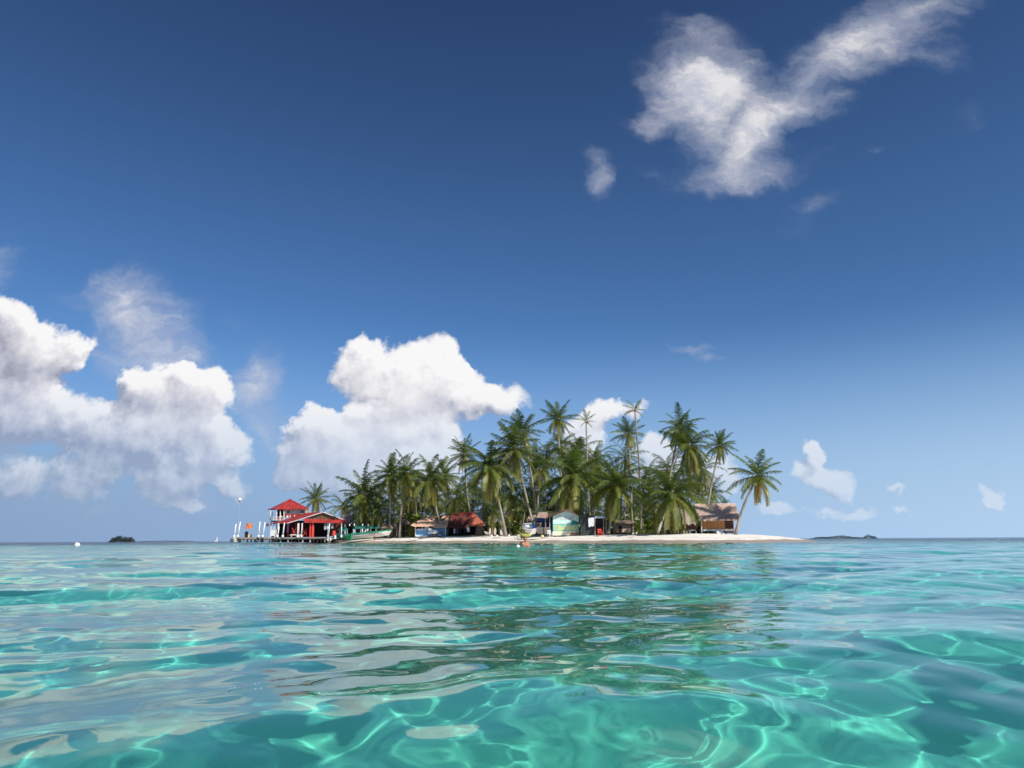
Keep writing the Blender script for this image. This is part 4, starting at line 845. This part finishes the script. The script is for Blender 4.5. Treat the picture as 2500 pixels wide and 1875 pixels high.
for k in range(10): mb.sphere(at(1281+k*2.1+rn.uniform(-1, 1), 1288+rn.uniform(-4, 4)+(k % 3), 91+rn.uniform(-.4, .4)), rn.uniform(.22, .4), 10, 7, (1.1, .9, .8))
mb.build('white_cover', M['paper'], r, True)
mb = MB()
for k in range(8): mb.sphere(at(1290+k*2.2, 1283+rn.uniform(-3, 3)+k*.3, 91.3+rn.uniform(-.4, .4)), rn.uniform(.2, .34), 10, 7, (1.2, .9, .7))
mb.build('blue_cover', M['midblue'], r, True)
mb = MB(); mb.pbar(1282, 1277, 1282, 1292, 90.8, .03); mb.pbar(1306, 1276, 1306, 1290, 90.8, .03); mb.pbar(1280, 1278, 1307, 1276.5, 90.8, .035); mb.build('canopy_frame', M['metal'], r)
mb = MB(); mb.slab([at(1279, 1277.5, 91.8), at(1305, 1275.5, 91.8), at(1304, 1278.5, 90.4), at(1280, 1280, 90.4)], (0, 0, -.04)); mb.build('sun_canopy', M['canvas'], r)
mb = MB(); mb.pslab([(1300, 1292), (1309, 1290.5), (1307, 1303), (1294, 1304)], .12, 90.1); tag(mb.build('plywood_sheet', M['pinkwhite']), 'pinkish white panel leaning on the covered motorboat', 'panel')
mb = MB(); mb.pbar(1276, 1290, 1281, 1252, 92, .05, r2=.035); tag(mb.build('leaning_pole', M['pole']), 'bare pole rising aslant left of the covered motorboat', 'pole')
# ---------------------------------------------------------------- small palm leaf umbrella, table stand
r = root_at('thatch_umbrella', 1331, 1304, 90, 'square palm thatch sunshade on a single pole left of the painted wall', 'sunshade')
mb = MB(); thatch_roof(mb, [at(1315, 1251.5, 90.6), at(1336, 1251, 90.6), at(1337, 1263, 89.4), at(1311, 1262, 89.4)], .12, .35, 26); thatch_roof(mb, [at(1336, 1251, 90.6), at(1315, 1251.5, 90.6), at(1311, 1262, 92), at(1337, 1263, 92)], .12, .35, 20); mb.build('roof', M['thatch'], r)
mb = MB(); mb.pbar(1331.5, 1260, 1332, 1305, 90, .055); mb.build('pole', M['pole'], r)
r = root_at('thatch_umbrella', 1298, 1285, 95, 'brown thatch lean-to roof half hidden behind the leaning trunks', 'lean-to')
mb = MB(); thatch_roof(mb, [at(1292, 1258, 96), at(1308, 1257, 96), at(1310, 1268, 94.5), at(1286, 1269, 94.5)], .12, .35, 26); mb.build('roof', M['thatch'], r)
for x in (1289, 1307): mb = MB(); mb.pbar(x, 1266, x, 1304, 94.8, .05); mb.build('pole', M['pole'], r)
r = root_at('wooden_box', 1316, 1286, 91.5, 'bare plank box raised on legs right of the covered motorboat', 'box')
mb = MB(); mb.pbox(1311, 1276, 1322, 1286.5, 91.5, .7); mb.build('body', M['board'], r)
mb = MB(); mb.pbox(1313, 1280, 1317.5, 1283.5, 91.46, .05); mb.build('opening', M['dark'], r)
for x in (1312, 1320.5): mb = MB(); mb.pbar(x, 1286, x+1.5, 1303, 91.6, .04); mb.build('leg', M['pinkwhite'], r)
# ---------------------------------------------------------------- painted welcome house
Yw = 90
r = root_at('painted_welcome_house', 1380, 1307, Yw, 'mint painted gable wall with hand painted welcome lettering and dark blue porch', 'house')
mb = MB(); mb.pslab([(1350, 1260), (1383, 1246), (1413, 1259), (1413, 1279), (1350, 1279)], .14, Yw); mb.build('gable_wall', M['mint'], r)
mb = MB(); mb.pbox(1350, 1279, 1413, 1296.5, Yw-.003, .146); mb.build('turquoise_band', M['teal'], r)
mb = MB(); mb.pbox(1350, 1296.5, 1413, 1307.5, Yw-.03, .2); mb.build('cream_base', M['cream'], r)
mb = MB(); mb.pslab([(1393, 1279), (1396, 1272), (1401, 1270), (1407, 1273), (1413, 1276), (1413, 1280.5), (1393, 1281)], .02, Yw-.03); mb.build('dark_green_patch', M['darkteal'], r)
mb = MB(); mb.pslab([(1391, 1304), (1397, 1299), (1402, 1302), (1407, 1298), (1412, 1301), (1412, 1306.5), (1391, 1306.5)], .02, Yw-.06); mb.build('terracotta_patch', M['terracotta'], r)
gable_letters('WELCOME', 1354.5, 1401.5, 1258, 1270, Yw-.006, M['darkteal'], r, 'lettering_outline', bold=.055)
gable_letters('WELCOME', 1355, 1401, 1258.5, 1269.5, Yw-.012, M['white'], r, bold=.02)
gable_letters('CABAÑAS', 1366, 1393, 1272.5, 1279, Yw-.012, M['white'], r, bold=.02)
gable_letters('TUBA SENIKA', 1352, 1411, 1282, 1295, Yw-.018, M['yellow'], r, bold=.03)
mb = MB(); mb.slab([at(1383, 1243.5, Yw-.6), at(1334, 1262, Yw-.6), at(1330, 1262, Yw+4), at(1380, 1244, Yw+4)], (0, 0, -.1)); mb.slab([at(1383, 1243.5, Yw-.6), at(1380, 1244, Yw+4), at(1420, 1260, Yw+4), at(1420, 1260.5, Yw-.6)], (0, 0, -.1)); mb.build('roof', M['rust'], r)
mb = MB(); mb.pbar(1383, 1244, 1334, 1262.5, Yw-.65, .06); mb.pbar(1383, 1244, 1420, 1261, Yw-.65, .06); mb.build('barge_board', M['redwood'], r)
mb = MB(); mb.pbox(1310, 1262, 1350, 1304, Yw+2.6, .12); mb.build('porch_wall', M['navy'], r)
mb = MB(); mb.pbox(1345, 1262, 1350, 1300, Yw+.6, .1); mb.build('porch_side_wall', M['navy'], r)
mb = MB(); mb.pslab([(1350, 1258), (1383, 1245), (1383, 1248), (1350, 1261)], .1, Yw+.3); mb.build('gable_shadow_strip', M['darkteal'], r)  # dark strip painted as the shadow under the roof edge
mb = MB(); mb.pbar(1342, 1260, 1342, 1303, Yw+.3, .06); mb.build('porch_post', M['pole'], r)
mb = MB(); mb.pbar(1312, 1289, 1343, 1288, Yw+.3, .03); [mb.pbar(1313+k*2.7, 1288.6, 1313+k*2.7, 1303, Yw+.3, .035) for k in range(11)]; mb.build('porch_railing', M['pole'], r)
def pchair(px, Y, m_, lab, h=16, w=8.5, rz=0):
    base = at(px, 1305, Y); base.z = gz(base.x, base.y); r = empty('plastic_chair', base, lab, 'chair', None, rz); s = 1.0
    def B(mb, nm): mb.v = [tuple(r.matrix_basis @ Vector(p)) for p in mb.v]; return mb.build(nm, m_, r)
    B(MB().box((0, 0, .43), (.46, .46, .05)), 'seat'); mb = MB(); mb.box((0, .21, .84), (.46, .04, .1)); mb.box((0, .21, .52), (.46, .04, .06))
    for k in range(4): mb.box((-.15+k*.1, .21, .68), (.05, .03, .3))
    mb.box((-.215, .21, .66), (.045, .045, .46)); mb.box((.215, .21, .66), (.045, .045, .46)); B(mb, 'backrest')
    for sx in (-1, 1):
        for sy in (-1, 1): B(MB().box((sx*.2, sy*.2, .21), (.05, .05, .42)), 'leg')
        mb = MB(); mb.box((sx*.235, -.02, .66), (.05, .44, .04)); mb.box((sx*.235, -.21, .54), (.045, .045, .22)); B(mb, 'armrest')
pchair(1342.5, 89, M['white'], 'white plastic chair on the grass against the left edge of the painted wall', rz=.5); pchair(1465, 85.5, M['brightred'], 'red plastic chair in front of the dark hut', rz=.15)
# ---------------------------------------------------------------- dark hut with notice
Yd = 88.5
r = root_at('dark_sheet_hut', 1450, 1307, Yd, 'low dark hut of corrugated sheets with a pale blue fascia', 'hut')
mb = MB(); n = 34
for k in range(n):
    x0 = 1418+62*k/n; mb.pbox(x0, 1260, x0+62/n, 1285 if x0 > 1452 else 1308, Yd+(.05 if k % 2 else 0)+(1.2 if x0 > 1452 else 0), .06)
mb.build('sheet_wall', M['iron'], r)
mb = MB(); mb.pbox(1453, 1284, 1480, 1308, Yd+.8, .1); mb.build('counter_front', M['dark'], r)
mb = MB(); mb.slab([at(1414, 1259, Yd-.3), at(1482, 1259.5, Yd-.3), at(1480, 1258, Yd+3), at(1414, 1258, Yd+3)], (0, 0, -.08)); mb.build('roof', M['iron'], r)
mb = MB(); mb.pbox(1453, 1260.5, 1480, 1265.5, Yd-.35, .05); mb.build('fascia', M['skyblue'], r)
for x in (1453, 1473.5, 1480): mb = MB(); mb.pbar(x, 1261, x, 1307, Yd-.25, .05); mb.build('post', M['pole'], r)
for x in (1447.5, 1451.5): mb = MB(); mb.pbar(x, 1236, x, 1262, Yd+.4, .035); mb.build('roof_pole', M['pole'], r)
mb = MB(); pp = [(1436, 1264.5), (1451, 1263.5), (1451, 1284), (1447, 1285.5), (1443, 1284.5), (1439, 1287), (1437, 1286)]; mb.pslab(pp, .02, Yd-.4); tag(mb.build('notice_sheet', M['paper']), 'curling white sheet pinned to the front of the dark hut', 'notice')
r = root_at('table', 1505, 1304, 88, 'dark table in the shade between the hut and the buckets', 'table')
mb = MB(); mb.pbox(1498, 1293.5, 1513, 1295, 88, .8); mb.build('tabletop', M['darkwood'], r)
for x in (1499.5, 1511.5): mb = MB(); mb.pbar(x, 1295, x, 1306, 88.1, .05); mb.build('leg', M['darkwood'], r); mb = MB(); mb.pbar(x, 1295, x, 1305, 88.7, .05); mb.build('leg', M['darkwood'], r)
# far shack behind the trunks
r = root_at('pale_shack', 1530, 1300, 104, 'pale weathered shack glimpsed between trunks behind the white buckets', 'shack')
mb = MB(); mb.pbox(1504, 1277, 1547, 1300, 104, 3); mb.build('wall', M['board'], r)
mb = MB(); mb.slab([at(1500, 1278, 103.4), at(1550, 1276, 103.4), at(1546, 1270, 106), at(1504, 1271, 106)], (0, 0, -.1)); mb.build('roof', M['thatchb'], r)
mb = MB(); mb.pbox(1512, 1284, 1518, 1300, 103.95, .06); mb.build('door', M['dark'], r)
for x, lab in ((1543.5, 'white bucket tipped over at the edge of the shade'), (1553.5, 'small white bucket upright right of the tipped one')):
    c_ = at(x, 1300, 92); c_.z = gz(c_.x, c_.y); mb = MB(); mb.tube([c_, c_+Vector((.22 if x < 1550 else 0, 0, .16 if x < 1550 else .3))], [.12, .15], 12); tag(mb.build('bucket', M['white']), lab, 'bucket')
# ---------------------------------------------------------------- picnic table under the low palm
r = root_at('picnic_table', 1645, 1309, 81.5, 'dark wooden picnic table with benches standing on the sand under the low palm', 'picnic table')
b0 = at(1646, 1309, 81.5); gz0 = gz(b0.x, b0.y)
mb = MB(); mb.box((b0.x, b0.y, gz0+.75), (1.8, .8, .06)); mb.build('tabletop', M['darkwood'], r)
for s in (-1, 1):
    mb = MB(); mb.box((b0.x, b0.y+s*.65, gz0+.45), (1.8, .28, .05)); mb.build('bench', M['darkwood'], r)
    mb = MB(); x = b0.x+s*.65; mb.tube([(x, b0.y-.5, gz0-.05), (x, b0.y+.15, gz0+.74)], .045, 6); mb.tube([(x, b0.y+.5, gz0-.05), (x, b0.y-.15, gz0+.74)], .045, 6); mb.tube([(x, b0.y-.75, gz0+.41), (x, b0.y+.75, gz0+.41)], .04, 6); mb.build('leg_frame', M['darkwood'], r)
for x, lab in ((1630, 'dark stool at the left end of the picnic table'), (1663, 'dark stool at the right end of the picnic table')):
    c_ = at(x, 1309, 81); c_.z = gz(c_.x, c_.y); q = empty('stool', c_, lab, 'stool'); mb = MB(); mb.box((c_.x, c_.y, c_.z+.45), (.36, .36, .05)); mb.build('seat', M['darkwood'], q)
    for sx in (-1, 1):
        for sy in (-1, 1): mb = MB(); mb.tube([(c_.x+sx*.19, c_.y+sy*.19, c_.z-.02), (c_.x+sx*.13, c_.y+sy*.13, c_.z+.44)], .03, 6); mb.build('leg', M['darkwood'], q)
pchair(1652, 83.5, M['white'], 'white plastic chair behind the picnic table', rz=-.4)
mb = MB(); c_ = at(1668.5, 1302, 84); c_.z = gz(c_.x, c_.y); mb.tube([c_, c_+Z3*.4], [.13, .12], 10); tag(mb.build('bucket', M['white']), 'white bucket on the sand between the picnic table and the thatched house', 'bucket')
# ---------------------------------------------------------------- thatched house on the right
Yt = 88
r = root_at('thatched_house', 1750, 1299, Yt, 'orange boarded house on short stilts under a large grey thatched roof', 'house')
mb = MB(); thatch_roof(mb, [at(1696, 1233, Yt+2.2), at(1795, 1232, Yt+2.2), at(1806, 1266, Yt-1.0), at(1702, 1269, Yt-1.0)], .25, .22, 110); thatch_roof(mb, [at(1795, 1232, Yt+2.2), at(1696, 1233, Yt+2.2), at(1704, 1268, Yt+5.4), at(1806, 1267, Yt+5.4)], .25, .2, 60); mb.pbar(1695, 1232.5, 1796, 1231.5, Yt+2.2, .14); mb.build('roof', M['thatch'], r)
mb = MB(); thatch_roof(mb, [at(1652, 1246, Yt+2), at(1700, 1238, Yt+2), at(1703, 1273, Yt-.7), at(1650, 1279, Yt-.7)], .2, .5, 60); mb.build('side_roof', M['thatchg'], r)
mb = MB(); mb.pbox(1713, 1266, 1789, 1292, Yt, 4.2); mb.build('wall', M['orangewood'], r)
mb = MB(); mb.pbox(1676, 1272, 1701, 1292, Yt+.3, 3.5); mb.build('side_wall', M['redwood'], r)
mb = MB(); mb.pbox(1701, 1268, 1713, 1300, Yt+1.2, .1); mb.build('doorway_shade', M['dark'], r)  # dark panel, the shade inside the door gap put into its colour
mb = MB(); mb.pbox(1771, 1269, 1789, 1290, Yt-.04, .05); w = mb.build('window', M['glass'], r)
mb = MB(); [mb.pbar(1771+k*3, 1276, 1771+k*3, 1290, Yt-.08, .03) for k in range(7)]; mb.pbar(1771, 1276, 1789.5, 1276, Yt-.08, .04); mb.build('window_bars', M['redwood'], w)
mb = MB(); [mb.pbar(1718+k*8.8, 1269, 1718+k*8.8, 1291, Yt-.02, .03) for k in range(6)]; mb.build('wall_batten', M['orangewood'], r)
mb = MB(); mb.pbox(1712, 1292, 1792, 1296.5, Yt-.25, 4.5); mb.pbox(1680, 1293, 1699, 1296, Yt, 3.5); mb.build('floor_beam', M['white'], r)
for x in (1712, 1791): mb = MB(); mb.pbar(x, 1267, x+(1 if x < 1750 else 2), 1300, Yt-.3, .08); mb.build('corner_post', M['white'], r)
for k in range(8): mb = MB(); x = 1684+k*15; mb.pbar(x, 1296, x, 1303, Yt, .1); mb.build('stilt', M['concrete'], r)
mb = MB(); mb.pbox(1680, 1296, 1792, 1302, Yt+3, .1); mb.build('underfloor_shade', M['dark'], r)  # dark sheet painted as the shade beneath the floor, behind the stilts
r = root_at('doorstep', 1757, 1301, 86.8, 'white concrete doorstep in front of the thatched house', 'step')
c_ = at(1757, 1301, 86.6); c_.z = gz(c_.x, c_.y); mb = MB(); mb.box((c_.x, c_.y, c_.z+.08), (.9, .8, .2)); mb.build('lower_tread', M['white'], r); mb = MB(); mb.box((c_.x, c_.y+.25, c_.z+.27), (.7, .4, .2)); mb.build('upper_tread', M['white'], r)
# ---------------------------------------------------------------- driftwood, litter on the sand
dr = random.Random(9)
for k, (x, y, Y, L_) in enumerate(((1212, 1310, 92, 1.1), (1300, 1313, 87, 1.6), (1326, 1309, 88, .5), (1740, 1303, 83, .9), (1540, 1311, 80, .8), (1005, 1317, 96, 1.4), (940, 1314, 99, .9))):
    c_ = at(x, y, Y); pts = [Vector((c_.x+L_*(q-.5), c_.y+.15*math.sin(q*5+k), gz(c_.x+L_*(q-.5), c_.y)+.05)) for q in (0, .3, .6, 1)]
    mb = MB(); mb.tube(pts, [.03, .05, .045, .02], 6)
    tag(mb.build('driftwood', M['darkwood' if k % 2 else 'pole']), ['dark stick on the pale sand below the upright surfboards', 'longest dark branch on the sand behind the bather', 'short stub of wood on the sand below the yellowish float', 'dark stick on the sand between picnic table and leaning palm', 'pale stick on the sand left of the picnic table', 'dark branch at the water line below the light blue house', 'pale stick on the sand right of the white longboat'][k], 'driftwood')
# ---------------------------------------------------------------- out at sea
r = root_at('mooring_buoy', 190, 1322, 62, 'large white mooring buoy floating far out on the left', 'buoy')
c_ = at(190, 1322, 62); mb = MB(); mb.sphere((c_.x, c_.y, .14), .22, 16, 10, (1, 1, 1)); mb.build('ball', M['floatw'], r, True)
mb = MB(); mb.tube([(c_.x-.12, c_.y, .30), (c_.x-.16, c_.y, .40)], .04, 8); mb.build('ring', M['metal'], r)
r = root_at('sailing_boat', 528.5, 1319, 900, 'tiny white sailing boat on the horizon left of the jetty', 'sailing boat')
c_ = at(528.5, 1320, 900); c_.z = 0; mb = MB(); mb.slab([(c_.x-2.3, c_.y-.9, .9), (c_.x+2.3, c_.y-.9, .9), (c_.x+1.7, c_.y-.9, -.1), (c_.x-1.9, c_.y-.9, -.1)], (0, 1.8, 0)); mb.build('hull', M['white'], r)
mb = MB(); mb.tube([(c_.x, c_.y, 0), (c_.x, c_.y, 6.8)], .12, 6); mb.build('mast', M['metal'], r); mb = MB(); mb.slab([(c_.x+.1, c_.y, 6.6), (c_.x+.1, c_.y, 1.3), (c_.x+1.9, c_.y, 1.3)], (0, .05, 0)); mb.build('sail', M['white'], r)
def islet(name, px0, px1, ytop, Y, lab, n=9000, pk=None):
    a, b_ = at(px0, 1320, Y), at(px1, 1320, Y); W_ = (b_.x-a.x)/2; cx = (a.x+b_.x)/2; mb = MB(); rn = random.Random(int(px0)); H = at((px0+px1)/2, ytop, Y).z
    for k in range(n):
        u = rn.uniform(-1, 1); pro = (1-abs(u)**3.2)*(.62+.3*math.sin(u*9+px0)*math.sin(u*4.1+2)+.12*math.sin(u*31)) if pk is None else (1-abs(u)**2)*(.6+.2*math.sin(u*7+1)+.15*math.sin(u*23))
        h = rn.random()**.6*max(.05, pro)*H; v_ = rn.uniform(-.3, .3)*W_; s_ = max(H*.055, W_*.009)*rn.uniform(.5, 1.4); c = Vector((cx+u*W_, Y+v_, h)); d1 = Vector((rn.gauss(0, 1), rn.gauss(0, 1), rn.gauss(.2, .8))).normalized()*s_; d2 = Vector((rn.gauss(0, 1), rn.gauss(0, 1), rn.gauss(0, 1))).normalized()*s_*.5
        mb.face([c-d1, c+d2, c+d1, c-d2], .2)
    mb.slab([(cx-W_*1.02, Y-W_*.2, -.4), (cx+W_*1.02, Y-W_*.2, -.4), (cx+W_, Y+W_*.2, -.4), (cx-W_, Y+W_*.2, -.4)], (0, 0, .4+H*.06))
    return tag(mb.build(name, M['farhaze']), lab, 'island')
islet('wooded_islet', 268, 328, 1305.5, 620, 'small far islet covered with dark trees on the left horizon')
islet('far_island', 1985, 2112, 1306, 1500, 'long low dark island beyond the sand spit', 9000, 1); islet('far_island', 2108, 2140, 1303.5, 1300, 'tiny dark islet at the right end of the long low island', 2500)
islet('far_reef', 335, 470, 1319.3, 1800, 'faint low line of land right of the wooded islet', 1500)
